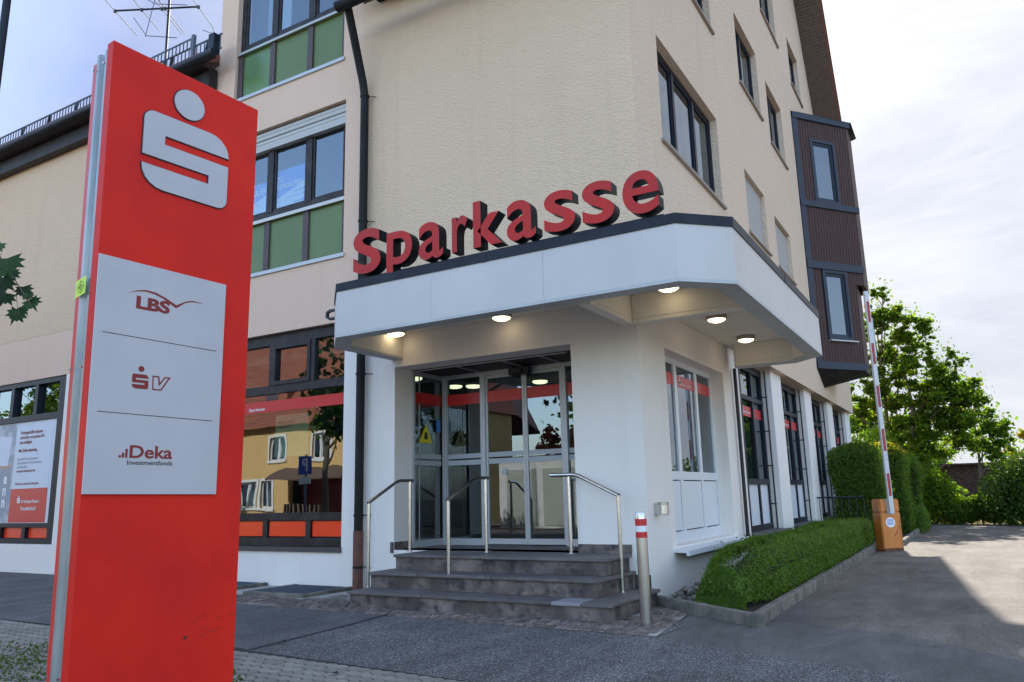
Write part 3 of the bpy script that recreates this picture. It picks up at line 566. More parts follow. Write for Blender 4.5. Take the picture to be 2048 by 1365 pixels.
fr.fb(FL,-9.285,-9.225,2.99,3.63,-.19,-.07); fr.fb(FL,-8.545,-8.485,2.99,3.63,-.19,-.07); fr.fb(FL,-9.225,-8.545,3.56,3.63,-.19,-.07); fr.fb(FL,-9.225,-8.545,2.99,3.05,-.19,-.07)
fr.build('frame','darkframe',w3)
for a,b in ((-10.17,-9.375),(-9.225,-8.545),(-8.395,-7.75)): MB().fb(FL,a,b,3.0,3.62,-.135,-.129).build('pane','glass',w3)
MB().fb(FL,-10.17,-7.75,1.04,2.86,-.135,-.129).build('pane','glass',w3)
MB().fb(FL,-10.17,-7.75,2.585,2.755,-.127,-.124).build('red_film_band','red',w3)
for a,b in ((-10.17,-9.38),(-9.28,-8.49),(-8.39,-7.75)): MB().fb(FL,a+.02,b-.02,.70,.915,-.13,-.11).build('orange_panel','orange',w3)
MB().fb(FL,-10.25,-7.70,.49,.56,-.2,.03).build('sill','darksill',w3); MB().fb(FL,-10.24,-7.72,.6,.98,-.195,-.15).build('backing','black',w3)
text('print','Sparkasse','print_white',w3,FL[0]+V3((0,.118,0)),V3((1,0,0)),V3((0,0,1)),(-9.83,-9.47,2.60,2.665),.01)
# green panels under windows
for (zz0,zz1,root,edges,stain) in ((4.84,5.72,w,(-10.4,-9.52,-8.64,-7.78),False),(8.11,9.0,w2,(-10.42,-9.55,-8.66,-7.85),True)):
    for u in edges:
        e=min(max(u,edges[0]+.06),edges[-1]-.03); MB().fb(FL,e-.06,e+.06 if u!=edges[-1] else e+.03,zz0,zz1,-.16,-.055).build('mullion','oldwood',root)
    for i in range(3): MB().fb(FL,edges[i]+(.12 if i==0 else .062),edges[i+1]-(.06),zz0+.02,zz1,-.14,-.085).build('green_panel','greenstain' if stain and i==0 else 'green',root)
    MB().fb(FL,edges[0],edges[-1],zz1+.002,zz1+.035,-.16,-.02).fb(FL,edges[0],edges[-1],zz1+.037,zz1+.075,-.16,-.05).build('rail','steelring',root)
    MB().fb(FL,edges[0]-.03,edges[-1]+.03,zz0-.045,zz0+.018,-.2,.03).build('sill','alu',root,bevel=.005)
for k in range(4):       # shutter box slats over the middle window
    MB().fb(FL,-10.39,-7.79,7.06+k*.075,7.06+k*.075+.068,-.13,-.045-.012*(k%2)).build('shutter_slat','shutter',w,bevel=.01)
MB().fb(FL,-10.39,-7.79,7.0,7.055,-.12,-.03).build('shutter_rail','shutter',w)
MB().fb(FL,-10.3,-9.7,9.2,11.2,-.6,-.58).build('curtain','curtain',w2)
# poster inside middle window
po=thing('sale_poster',(-9.1,8.46,5.9),'blue and white for-sale poster behind the middle upper window pane','poster')
PF=lambda u0,u1,z0,z1,y,m,n: MB().box(u0,u1,y,y+.003,z0,z1).build(n,m,po)
PF(-9.44,-8.73,5.93,6.62,8.475,'bluefilm','poster_sheet')
MB().ext([(-9.44,8.470,5.93),(-8.73,8.470,5.93),(-8.73,8.470,6.36),(-9.05,8.470,6.24),(-9.44,8.470,6.12)],(0,.003,0)).build('white_field','poster',po)
text('print','ZU\nVERKAUFEN','print_white',po,(0,8.466,0),(1,0,0),(0,0,1),(-9.42,-8.84,6.28,6.50),.015)
text('print','07443 962-0','bluefilm',po,(0,8.466,0),(1,0,0),(0,0,1),(-9.05,-8.82,6.17,6.205),.0)
text('print','immobilien@voba-ew.de','bluefilm',po,(0,8.466,0),(1,0,0),(0,0,1),(-9.22,-8.82,6.09,6.125),.0)
text('print','Volksbank','bluefilm',po,(0,8.466,0),(1,0,0),(0,0,1),(-9.05,-8.87,5.985,6.02),.01)
for z in (6.19,6.11): MB().tube((-8.785,8.469,z),(-8.785,8.464,z),.026,16).build('round_icon','bluefilm',po)
MB().box(-8.85,-8.74,8.464,8.467,5.975,6.03).build('logo_box','bluefilm',po)
po2=thing('sale_poster',(-9.9,8.46,5.9),'part-hidden blue and white for-sale poster in upper window beside the red sign','poster')
MB().box(-10.2,-9.6,8.475,8.478,5.93,6.5).build('poster_sheet','bluefilm',po2); MB().ext([(-10.2,8.470,5.93),(-9.6,8.470,5.93),(-9.6,8.470,6.28),(-10.2,8.470,6.10)],(0,.003,0)).build('white_field','poster',po2)
text('print','VERKAUFEN','print_white',po2,(0,8.466,0),(1,0,0),(0,0,1),(-10.16,-9.66,6.28,6.40),.015)
# green poster in ground window
gp=thing('green_poster',(-8.95,8.5,1.9),'translucent green warning poster hanging behind the big lower window','poster')
MB().box(-9.31,-8.6,8.52,8.523,1.88,2.53).build('poster_sheet','greenposter',gp)
text('print','Manipulation\nerkennen.','darkframe',gp,(0,8.515,0),(1,0,0),(0,0,1),(-9.25,-8.9,2.32,2.44),.005)
# ---- wing building
wing=thing('wing_building',(-18,8.3,0),'low beige wing with dark eaves and poster window left of the red sign','building')
FW=(Vector((0,8.31,0)),Vector((1,0,0)),Vector((0,-1,0)))
wall('upper_wall',FW,-34,-10.87,4.61,8.95,[],'tex_front',wing)
wall('band_wall',(Vector((0,8.314,0)),Vector((1,0,0)),Vector((0,-1,0))),-34,-10.87,3.72,4.61,[],'beige',wing)
wall('lower_wall',FL,-34,-10.87,-.05,3.72,[(-20.3,-14.85,.53,3.72)],'white',wing)
rw=MB(); rw.ext([V3((-34,7.9,8.86)),V3((-34,18,13.4)),V3((-34,18,13.6)),V3((-34,7.9,9.02))],(23.1,0,0)); MB().box(-10.9,-10.55,7.92,8.0,8.86,8.93).build('eaves_end','anth',wing); rw.build('roof','neighred',wing)
MB().box(-34,-10.87,7.9,8.29,8.80,8.85).box(-34,-10.87,8.12,8.29,8.50,8.795).build('eaves_soffit','darkframe',wing)
MB().tube((-34,7.88,8.88),(-10.45,7.88,8.88),.075,12).build('gutter','anth',wing,smooth=True)
B('gutter_end_box','anth',wing,-10.60,-10.46,7.86,8.0,8.90,9.25)
sg=MB()
x=-20.0
while x<-10.4:
    sg.box(x,x+.018,7.97,7.985,8.98,9.26); x+=.105
for z in (8.98,9.25): sg.box(-20,-10.4,7.965,7.99,z,z+.025)
sg.build('snow_guard','snow',wing,kind='stuff')
for x in np.arange(-19.8,-10.5,1.0): MB().ext([(x,7.92,8.9),(x,7.97,8.9),(x,8.03,9.29),(x,7.98,9.29)],(.03,0,0)).build('snow_guard_bracket','anth',wing)
sg=MB(); x=-12.9
while x<-11.15: sg.box(x,x+.02,7.95,7.965,9.26,9.42); x+=.105
sg.box(-12.9,-11.15,7.95,7.97,9.42,9.445); sg.box(-11.17,-11.11,7.93,7.99,8.95,9.48); sg.build('raised_guard','snow',wing)
ww=MB()
for a in (3.62,): ww.fb(FW,-20.3,-14.85,a,3.72,-.2,-.03)
ww.fb(FW,-20.3,-14.9,2.90,3.02,-.2,-.03); ww.fb(FW,-20.3,-14.9,.53,.63,-.2,-.03); ww.fb(FW,-20.3,-14.9,.84,.92,-.2,-.03)
for u in (-15.92,-16.8,-17.68,-18.56,-19.44): ww.fb(FW,u-.06,u+.06,3.02,3.62,-.2,-.035); ww.fb(FW,u-.06,u+.06,.63,.84,-.2,-.035)
ww.fb(FW,-15.1,-15.0,.63,3.62,-.2,-.032); ww.fb(FW,-14.98,-14.9,.63,3.62,-.2,-.025)
wwo=ww.build('window','blackframe',wing)
for i,u in enumerate((-15.92,-16.8,-17.68,-18.56,-19.44)):
    a,b=u+.06,(-15.1 if i==0 else u+.82); MB().fb(FW,a,b,3.02,3.62,-.12,-.114).build('pane','glass',wwo); MB().fb(FW,a+.02,b-.02,.64,.83,-.12,-.1).build('orange_panel','orange',wwo)
MB().fb(FW,-20.2,-15.0,.6,.9,-.19,-.13).build('backing','black',wwo); MB().fb(FW,-20.2,-15.1,.92,2.9,-.13,-.124).build('pane','glass',wwo)
B('dark_room','roomdark',wing,-20.5,-14.5,9.6,9.7,.2,3.9); B('dark_side_wall','roomdark',wing,-20.6,-20.5,8.62,9.7,.2,3.9); B('dark_side_wall','roomdark',wing,-14.6,-14.5,8.62,9.59,.2,3.9); B('dark_ceiling','roomdark',wing,-20.5,-14.6,8.62,9.6,3.9,4.0); B('dark_floor','roomdark',wing,-20.5,-14.6,8.62,9.6,.1,.2)
pw=thing('advert_poster',(-15.9,8.33,.95),'white and red advertising poster filling the lower window of the left wing','poster')
def PB(n,m,u0,u1,z0,z1,k): return MB().fb(FW,u0,u1,z0,z1,-.065+k*.003,-.062+k*.003).build(n,m,pw)
PB('white_border','poster',-20.1,-15.12,.92,2.895,0); PB('photo_field','posterphoto',-20.1,-16.55,.92,2.88,1); PB('white_field','poster',-16.55,-15.25,1.58,2.88,1); PB('red_field','red',-16.55,-15.25,.93,1.58,1)
MB().ext([FW[0]+V3((-17.4,.055,2.05)),FW[0]+V3((-16.75,.055,2.05)),FW[0]+V3((-16.68,.055,2.62)),FW[0]+V3((-17.3,.055,2.66))],(0,.002,0)).build('printed_tablet','poster',pw)
MB().ext([FW[0]+V3((-17.6,.056,2.0)),FW[0]+V3((-16.62,.056,2.0)),FW[0]+V3((-16.7,.056,2.07)),FW[0]+V3((-17.5,.056,2.10))],(0,.002,0)).build('printed_hand','skin',pw)
MB().ext([FW[0]+V3((-17.9,.056,.93)),FW[0]+V3((-16.9,.056,.93)),FW[0]+V3((-16.62,.056,1.35)),FW[0]+V3((-16.6,.056,1.98)),FW[0]+V3((-17.6,.056,1.95))],(0,.002,0)).build('printed_sleeve','print_grey',pw)
def PT(s,box,m,bold=.01): return text('print',s,m,pw,FW[0]+V3((0,.052,0)),(1,0,0),(0,0,1),box,bold)
PT('Finanzgeschäfte bequem\nund sicher von jedem Ort\naus erledigen.',(-16.38,-15.52,2.44,2.72),'darkred',.02)
PT('Mit Online-Banking.',(-16.40,-15.72,2.28,2.36),'darkred',.025)
PT('Jetzt mit S-Trust, dem sicheren\nCloud-Speicher für Ihre Dokumente\nund Passwörter.',(-16.41,-15.55,1.98,2.19),'print_grey')
PT('www.ksk-fds.de/aktionen',(-16.41,-15.73,1.90,1.95),'darkred',.02); PT("Weil's um mehr als Geld geht.",(-16.41,-15.56,1.64,1.70),'darkred',.02)
PT('Kreissparkasse',(-16.12,-15.50,1.28,1.37),'print_white',.01); PT('Freudenstadt',(-16.12,-15.58,1.16,1.24),'print_white',.01)
for s,z in (('e',1.68),('n',1.45),('n',1.22)): PT(s,(-16.85,-16.72,z,z+.16),'print_white',.04)
def S_logo(parent,m,O,U,V,u0,u1,z0,z1,circ=True,depth=.0,bold=1,edge=None):
    """round-cornered S with a dot: polygon pieces in unit box"""
    O=V3(O);U=V3(U);V=V3(V); Nn=U.cross(V).normalized(); w_=u1-u0; h_=z1-z0
    def arc(cx,cy,r,a0,a1,n=8): return [(cx+r*math.cos(rad(a0+(a1-a0)*i/n)),cy+r*math.sin(rad(a0+(a1-a0)*i/n))) for i in range(n+1)]
    r1,r2=.11,.24; a1_,a2_=.725,.608; b1_,b2_=.402,.284; xl,xr=.235,.765
    ay=w_/h_
    P=[]
    P+=[(r1*math.cos(rad(t))+r1,1-r1*ay+r1*ay*math.sin(rad(t))) for t in (180,160,140,120,100,90)]
    P+=[(1-r2+r2*math.cos(rad(t)),1-r2*ay+r2*ay*math.sin(rad(t))) for t in (90,72,54,36,18,0)]
    P+=[(1,a1_),(xl,a1_),(xl,a2_),(1,a2_)]
    P+=[(1-r1+r1*math.cos(rad(t)),r1*ay+r1*ay*math.sin(rad(t))) for t in (0,-20,-40,-60,-80,-90)]
    P+=[(r2+r2*math.cos(rad(t)),r2*ay+r2*ay*math.sin(rad(t))) for t in (-90,-108,-126,-144,-162,-180)]
    P+=[(0,b2_),(xr,b2_),(xr,b1_),(0,b1_)]
    pts=[O+U*(u0+x*w_)+V*(z0+y*h_) for x,y in P]
    mb=MB(); mb.ext(pts,Nn*max(depth,.001))
    if circ:
        c=O+U*(u0+.5*w_)+V*(z1+.27*h_); mb.tube(c,c+Nn*max(depth,.001),.172*w_,32)
    return mb.build('s_emblem',m,parent)
S_logo(pw,'print_white',FW[0]+V3((0,.052,0)),(1,0,0),(0,0,1),-16.27,-16.16,1.30,1.40)
# ---- side windows (upper)
def side_win(y0,y1,z0,z1,mull,n=-.12):
    o=window(bank,SIDE,y0,y1,z0,z1,mull,(),n=n,fw_=.07,m='blackframe',sash=.04,sill=.05); return o
sw=side_win(9.3,12.22,5.82,7.38,(10.27,11.25)); 
for a,b in ((9.4,10.2),(10.34,11.16),(11.34,11.7)): MB().fb(SIDE,a,b,5.9,7.3,-.33,-.31).build('curtain','curtain',sw)
side_win(14.28,16.1,9.08,10.62,(15.1,)); side_win(16.95,18.62,8.88,10.4,(17.8,)); side_win(17.2,19.0,12.36,13.9,(18.1,)); side_win(20.7,22.2,12.13,13.55,(21.4,)); side_win(9.9,12.38,9.12,10.6,(11.1,))
for y0,y1,z0,z1 in ((14.0,15.62,5.9,7.15),(16.5,18.12,5.85,7.0)):
    o=side_win(y0,y1,z0,z1,((y0+y1)/2,),n=-.16)
    z=z0+.2; MB().fb(SIDE,y0+.02,y1-.02,z0+.2,z1,-.125,-.112).build('shutter_back','blackframe',o)
    while z<z1-.02: MB().fb(SIDE,y0+.03,y1-.03,z,z+.045,-.11,-.085).build('shutter_slat','shutter',o); z+=.062
# ---- ground floor windows between columns
LW_=(Vector((-3.36,0,0)),Vector((0,1,0)),Vector((1,0,0)))
for wi,(y0,y1) in enumerate(((12.84,15.3),(16.2,18.75),(19.6,22.0),(22.85,25.3))):
    t=(y1-y0)/3; mu=[y0+t,y0+2*t]
    mb=MB(); mb.fb(LW_,y0,y1,3.34,3.47,-.1,.0); mb.fb(LW_,y0,y1,2.80,2.88,-.1,0); mb.fb(LW_,y0,y1,1.30,1.40,-.1,.0); mb.fb(LW_,y0,y1,.50,.60,-.1,.0)
    for u in [y0+.05]+mu+[y1-.05]: mb.fb(LW_,u-.04,u+.04,.60,3.34,-.1,-.004)
    o=mb.build('window','blackframe',bank)
    for i in range(3):
        a=y0+i*t+.045; b=y0+(i+1)*t-.045
        MB().fb(LW_,a,b,1.40,2.80,-.05,-.044).build('pane','glass_sky',o); MB().fb(LW_,a,b,2.88,3.34,-.05,-.044).build('pane','glass_sky',o)
        MB().fb(LW_,a,b,2.51,2.69,-.042,-.040).build('red_film_band','red',o)
        MB().fb(LW_,a,b,.60,1.30,-.06,-.035).build('white_panel','whitemetal',o)
    text('print','Sparkasse','print_white',o,LW_[0]+V3((-.038,0,0)),(0,1,0),(0,0,1),(y0+t+.15,y0+2*t-.1,2.55,2.61),.01)
    S_logo(o,'print_white',LW_[0]+V3((-.038,0,0)),(0,1,0),(0,0,1),y0+t+.12,y0+t+.2,2.62,2.66)
    rod=MB(); rod.tube((-3.27,y1-.10,.5),(-3.27,y1-.10,3.45),.016,8)
    for z in (.95,1.65,2.3,2.95): rod.tube((-3.36,y1-.10,z),(-3.25,y1-.10,z),.012,8)
    rod.build('shutter_rod','black',o)
    MB().box(-3.4,-3.02,y0+.02,y1-.02,.44,.50).build('sill','darksill',o,bevel=.006)
# ---- porch side window
PS=(Vector((-3.36,0,0)),Vector((0,1,0)),Vector((1,0,0)))
pwd=MB(); pwd.fb(PS,9.2,11.84,2.91,3.0,-.07,0); pwd.fb(PS,9.2,11.84,1.36,1.47,-.07,0); pwd.fb(PS,9.2,11.84,.56,.70,-.07,0)
for a,b in ((9.2,9.27),(10.08,10.19),(11.0,11.1),(11.76,11.84)): pwd.fb(PS,a,b,.70,2.91,-.07,-.003)
pwd=pwd.build('window','whitemetal',bank)
for a,b in ((9.27,10.08),(10.19,11.0),(11.1,11.76)):
    MB().fb(PS,a,b,1.47,2.91,-.035,-.029).build('pane','glass_sky',pwd); MB().fb(PS,a,b,2.63,2.79,-.027,-.025).build('red_film_band','red',pwd)
    MB().fb(PS,a+.012,b-.012,.715,1.345,-.05,-.012).build('white_panel','whitemetal',pwd); MB().fb(PS,a,b,.70,1.36,-.06,-.05).build('dark_joint','black',pwd)
MB().fb(PS,9.22,11.82,1.0,2.9,-.5,-.49).build('inner_blind','print_grey',pwd)
text('print','Sparkasse','print_white',pwd,PS[0]+V3((-.023,0,0)),(0,1,0),(0,0,1),(10.48,10.85,2.665,2.70),.01); S_logo(pwd,'print_white',PS[0]+V3((-.023,0,0)),(0,1,0),(0,0,1),10.33,10.43,2.665,2.735)
MB().ext([(-3.36,9.08,.50),(-3.36,9.08,.545),(-2.99,9.08,.53),(-2.99,9.08,.46),(-3.02,9.08,.46),(-3.02,9.08,.495)],(0,2.9,0)).build('sill','whitemetal',pwd,bevel=.004)
# ---- entrance doors
dr=thing('glass_entrance',(-5.7,9.36,.54),'automatic glass sliding entrance doors in silver frames with a red film band above the steps','door')
D=(Vector((0,9.36,0)),Vector((1,0,0)),Vector((0,-1,0)))
f=MB()
f.fb(D,-6.72,-4.56,2.93,2.99,-.08,0); f.fb(D,-6.72,-6.63,.54,2.93,-.08,.0); f.fb(D,-6.04,-5.96,.54,2.93,-.09,.012); f.fb(D,-4.72,-4.65,.54,2.93,-.09,.012)
f.fb(D,-6.63,-6.04,.54,.63,-.07,0); f.fb(D,-4.65,-4.5,.54,.63,-.07,0)
f.build('fixed_frame','alu',dr)
for a,b in ((-5.96,-5.315),(-5.31,-4.72)):
    l=MB(); l.fb(D,a,b,.555,.63,-.05,-.01); l.fb(D,a,b,2.88,2.925,-.05,-.01); l.fb(D,a,a+.035,.63,2.88,-.05,-.011); l.fb(D,b-.035,b,.63,2.88,-.05,-.011)
    l=l.build('sliding_leaf','alu',dr); MB().fb(D,a+.035,b-.035,.63,2.88,-.032,-.026).build('pane','glass_door',l)
    MB().fb(D,a+.035,b-.035,2.54,2.70,-.024,-.022).build('red_film_band','red',l)
    MB().fb(D,a+.035,b-.035,1.755,1.82,-.024,-.022).fb(D,a+.035,b-.035,1.66,1.73,-.024,-.022).build('frosted_strip','frost',l)
for a,b in ((-6.63,-6.04),(-4.65,-4.5)):
    MB().fb(D,a,b,.63,2.93,-.032,-.026).build('pane','glass_door',dr); MB().fb(D,a,b,2.54,2.70,-.024,-.022).build('red_film_band','red',dr)
    MB().fb(D,a,b,1.755,1.82,-.024,-.022).fb(D,a,b,1.66,1.73,-.024,-.022).build('frosted_strip','frost',dr)
SD=(Vector((-6.72,0,0)),Vector((0,1,0)),Vector((1,0,0)))
f=MB(); f.fb(SD,8.67,9.36,2.93,2.99,-.04,0); f.fb(SD,8.67,9.36,.54,.63,-.04,0); f.fb(SD,8.67,8.71,.63,2.93,-.04,0); f.fb(SD,8.83,8.845,.63,2.93,-.035,-.02); f.build('side_frame','alu',dr)
MB().fb(SD,8.71,9.36,.63,2.93,-.03,-.024).build('side_pane','glass_door',dr); MB().fb(SD,8.71,9.36,2.54,2.70,-.022,-.020).build('red_film_band','red',dr)
MB().fb(SD,8.71,9.36,1.755,1.82,-.022,-.020).fb(SD,8.71,9.36,1.66,1.73,-.022,-.02).build('frosted_strip','frost',dr)
MB().box(-6.75,-4.06,8.675,9.40,2.992,3.02).build('header_panel','darkframe',dr)
f=MB(); 
for x in (-6.04,-5.3,-4.72): f.box(x,x+.03,8.68,9.35,2.98,2.991)
f.box(-6.72,-4.3,8.69,8.72,2.98,2.991).build('header_trim','alu',dr)
MB().box(-5.48,-5.16,9.22,9.34,2.87,2.975).box(-5.4,-5.24,9.18,9.22,2.88,2.94).build('door_sensor','black',dr,bevel=.008)
MB().ext([(-6.713,8.79,1.98),(-6.713,9.10,1.98),(-6.713,8.95,2.24)],(.003,0,0)).build('warning_sticker','yellow',dr)
MB().ext([(-6.709,8.90,2.03),(-6.709,8.99,2.03),(-6.709,8.97,2.13),(-6.709,8.92,2.13)],(.001,0,0)).build('sticker_symbol','darkframe',dr)
MB().ext([(-6.713,9.2,2.15),(-6.713,9.3,2.15),(-6.713,9.3,2.33),(-6.713,9.2,2.33)],(.003,0,0)).build('blue_sticker','bluefilm',dr)
MB().fb(D,-5.71,-5.63,1.5,1.58,-.021,-.019).build('small_sticker','frost',dr)
# ---- entrance steps
st=thing('entrance_steps',(-4.8,7.7,0),'three dark reddish slate steps with overhanging treads below the glass doors','steps')
def step(x0,x1,y0,y1,z0,z1,seams,mats=None,rs=()):
    xs=[x0]+list(seams)+[x1]
    for i in range(len(xs)-1):
        MB().box(xs[i]+.002,xs[i+1]-.002,y0-.03,y1,z1-.035,z1).build('stone_slab',(mats[i] if mats else 'stonetop'),st,bevel=.006)
    xs=[x0+.02]+list(rs)+[x1-.03]
    for i in range(len(xs)-1): MB().box(xs[i]+.001,xs[i+1]-.001,y0,y1-.02,z0,z1-.036).build('riser_stone','stone',st,bevel=.003)
step(-6.36,-3.07,7.0,8.29,-.02,.18,(-5.3,-4.35,-3.72,-3.40),('stonetop','stonetop','stonetop','stonelight','stonetop'),(-5.35,-4.9,))
step(-6.33,-3.34,7.32,8.29,.18,.36,(-5.6,-4.6),None,(-5.0,))
step(-6.22,-3.38,7.65,8.298,.36,.54,(-4.95,),None,(-4.95,))
for q in ((-6.80,-6.765,8.27,8.299,.5,.64),(-6.76,-6.745,8.305,8.67,.541,.64),(-4.03,-3.38,8.275,8.299,.541,.64),(-3.36,-3.175,8.275,8.299,.181,.32)): MB().box(*q).build('stone_skirting','stone',st)
# ---- canopy
cn=thing('canopy',(-4.3,8,3.1),'white flat entrance canopy with chamfered corners and dark metal coping','canopy')
OUT=[(-6.34,6.68),(-2.12,6.68),(-1.70,7.10),(-1.70,11.84),(-2.15,12.29),(-3.04,12.29)]; OUTL=[(-6.82,8.295),(-6.82,7.16)]
ring=OUTL+OUT
def off(poly,d):      # inward offset of an open outline (interior on the left-hand side)
    res=[]
    for i,p in enumerate(poly):
        p=Vector(p); ds=[]
        if i>0: ds.append((p-Vector(poly[i-1])).normalized())
        if i<len(poly)-1: ds.append((Vector(poly[i+1])-p).normalized())
        ns=[Vector((-q.y,q.x)) for q in ds]; n_=sum(ns,Vector((0,0)))/len(ns); n_=n_/max(n_.dot(ns[0]),.3); res.append(tuple(p+n_*d))
    return res
def band(poly,d0,d1,z0,z1,name,m,bev=0):
    a=off(poly,d0) if d0 else [tuple(p) for p in poly]; b=off(poly,d1)
    for i in range(len(poly)-1):
        A0,A1,B0,B1=Vector(a[i]),Vector(a[i+1]),Vector(b[i]),Vector(b[i+1]); Ln=(A1-A0).length
        k=max(1,round(Ln/(1.42 if name in('fascia_board',) else 2.1))) if name in('fascia_board','coping') else 1
        for q in range(k):
            e0=q/k+(.0012/Ln if q else 0); e1=(q+1)/k-(.0012/Ln if q<k-1 else 0)
            P4=[V3((*A0.lerp(A1,e0),z0)),V3((*A0.lerp(A1,e1),z0)),V3((*B0.lerp(B1,e1),z0)),V3((*B0.lerp(B1,e0),z0))]
            MB().ext(P4,(0,0,z1-z0)).build(name,m,cn)
            if name=='coping' and q<k-1:
                d_=(A1-A0).normalized()*.03; c_=A0.lerp(A1,(q+1)/k); n2=Vector((-d_.y,d_.x)).normalized()*-.004
                MB().ext([V3((*(c_-d_+n2),z0-.003)),V3((*(c_+d_+n2),z0-.003)),V3((*(c_+d_-n2*20),z0-.003)),V3((*(c_-d_-n2*20),z0-.003))],(0,0,z1-z0+.006)).build('coping_joint_strip',m,cn)
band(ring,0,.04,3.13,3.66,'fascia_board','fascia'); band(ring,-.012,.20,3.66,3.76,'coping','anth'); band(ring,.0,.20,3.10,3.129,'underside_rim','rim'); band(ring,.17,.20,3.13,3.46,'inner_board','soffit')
a=off(ring,.05)
MB().ext([V3((*p,3.45)) for p in a],(0,0,.2)).build('soffit_panel','soffit',cn)
for (x0,x1,y0,y1) in ((-6.80,-6.72,7.2,8.29),(-3.3,-3.17,7.02,8.297),(-3.165,-1.92,8.15,8.297),(-3.0,-1.92,12.0,12.1)):
    MB().box(x0,x1,y0,y1,3.16,3.448).box(x0-.0,x1+.0,y0,y1,3.11,3.158).build('beam','soffit',cn,bevel=.004)
MB().box(-6.72,-3.3,8.1,8.297,3.70,3.78).build('back_flashing','anth',cn)
MB().ext([(-7.06,7.3,3.67),(-7.12,7.3,3.64),(-7.12,7.3,3.57),(-7.06,7.3,3.53),(-6.82,7.3,3.53),(-6.82,7.3,3.56),(-7.05,7.3,3.56),(-7.09,7.3,3.585),(-7.09,7.3,3.625),(-7.05,7.3,3.64),(-6.82,7.3,3.64),(-6.82,7.3,3.67)],(0,.04,0)).build('wall_bracket','black',cn)
# ceiling lamps
lampg='round lamps under the canopy'
labs=['small lit round ceiling lamp nearest the left end of the canopy','lit round ceiling lamp under canopy above the glass doors','lit round ceiling lamp at the chamfered front corner of the canopy','lit round ceiling lamp above the white-framed side window','lit round ceiling lamp nearest the back end of canopy by the wooden bay']
for k,(x,y) in enumerate(((-6.50,8.0),(-4.86,8.05),(-2.64,7.92),(-2.65,9.81),(-2.68,11.45))):
    t=thing('ceiling_lamp',(x,y,3.45),labs[k],'lamp',lampg)
    MB().lathe((x,y,3.39),[(.125,0),(.135,.010),(.135,.058)],32).build('metal_ring','steelring',t,smooth=True)
    MB().lathe((x,y,3.352),[(.03,.0),(.06,.006),(.09,.018),(.112,.034),(.118,.05)],32).build('glass_dome','lamp',t,smooth=True)
# ---- big lettering
lt=thing('roof_lettering',(-4.2,6.8,3.8),'large red three-dimensional letters with black sides standing along the canopy front edge','sign')
LX=[('S',706,761,3.865,4.425,520),('p',773,824,3.705,4.30,500),('a',837,886,3.87,4.315,490),('r',903.6,935,3.885,4.30,480),('k',946,1003,3.885,4.42,450),('a',1013,1071,3.87,4.315,440),('s',1087,1149,3.87,4.315,410),('s',1163,1227,3.87,4.315,390),('e',1243.6,1317,3.87,4.315,375)]
def Xat(pxx,pyy,Y):   # X of a photo column on the lettering plane
    dd=CR*(pxx-1024)/F-CU*(pyy-682.5)/F+fw; return dd[0]/dd[1]*Y
for ch,a,b,z0,z1,yy in LX:
    text('letter',ch,None,lt,(0,6.80,0),(1,0,0),(0,0,1),(Xat(a,yy,6.8),Xat(b,yy,6.8),z0,z1),.028 if ch in 'Sk' else .012,.15,mats=['letterface','letterside'])
MB().box(-6.15,-2.3,6.90,6.96,3.80,3.86).build('carrier_rail','anth',lt)
for x in (-6.05,-5.2,-4.35,-3.45,-2.65): MB().box(x,x+.03,6.91,6.95,3.74,3.80).build('rail_foot','steelring',lt)
# ---- wooden bay window
bp=thing('wooden_bay_window',(-2.6,21,4),'dark wood-clad bay window projecting from the rear side wall of the bank','bay window')
P0=V3((-3.04,20.1,0)); dB=V3((.6,.8,0)); nB=V3((.8,-.6,0)); BF=(P0,dB,nB)
def bayvol(t,z0,z1,name,m):
    p1=P0+dB*t; MB().ext([V3((-3.04,20.1,z0)),V3((p1.x,p1.y,z0)),V3((p1.x,p1.y+1.0,z0)),V3((-3.04,p1.y+1.6,z0))],(0,0,z1-z0)).build(name,m,bp)
holesB=[(.58,1.22,4.98,6.62),(.62,1.30,8.65,10.25)]
def bwall(t,z0,z1,holes):
    wall('bay_wall',(P0-nB*.03,dB,nB),0,t,z0,z1,holes,'wood',bp,th=.12)
bwall(1.62,4.12,6.4,[(.58,1.22,4.98,6.4)]); bwall(1.92,6.4,11.0,[(.58,1.22,6.4,6.62),(.62,1.30,8.65,10.25)])
for t,z0,z1 in ((1.62,4.12,6.4),(1.92,6.4,11.0)):
    p1=P0+dB*t; MB().ext([V3((p1.x,p1.y,z0)),V3((p1.x,p1.y+1.0,z0)),V3((p1.x-.1,p1.y+1.0,z0)),V3((p1.x-.1,p1.y,z0))],(0,0,z1-z0)).build('bay_side','wood',bp)
    MB().ext([V3((p1.x,p1.y+1.0,z0)),V3((-3.04,p1.y+1.8,z0)),V3((-3.04,p1.y+1.7,z0)),V3((p1.x-.1,p1.y+1.0,z0))],(0,0,z1-z0)).build('bay_rear','wood',bp)
cl=MB()
for (t0,t1,z0,z1) in ((.17,1.62,4.30,6.40),(.17,1.92,6.40,6.72),(.17,1.92,6.92,8.40),(.17,1.92,8.55,10.85)):
    u=t0
    while u<t1-.03:
        e=min(u+.082,t1); segs=[(z0,z1)]
        for a,b,c,d in ((.50,1.30,4.88,6.72),(.54,1.38,8.57,10.35)):
            ns=[]
            for s0,s1 in segs:
                if e>a+.03 and u<b-.03 and s1>c and s0<d:
                    if s0<c: ns.append((s0,c))
                    if s1>d: ns.append((d,s1))
                else: ns.append((s0,s1))
            segs=ns
        for s0,s1 in segs: cl.fb(BF,u,e,s0,s1,-.025,.0)
        u+=.095
cl.build('board_cladding','wood',bp,kind='stuff')
MB().fb(BF,0,.16,4.12,11.0,-.02,.03).build('corner_post','bluegrey',bp)
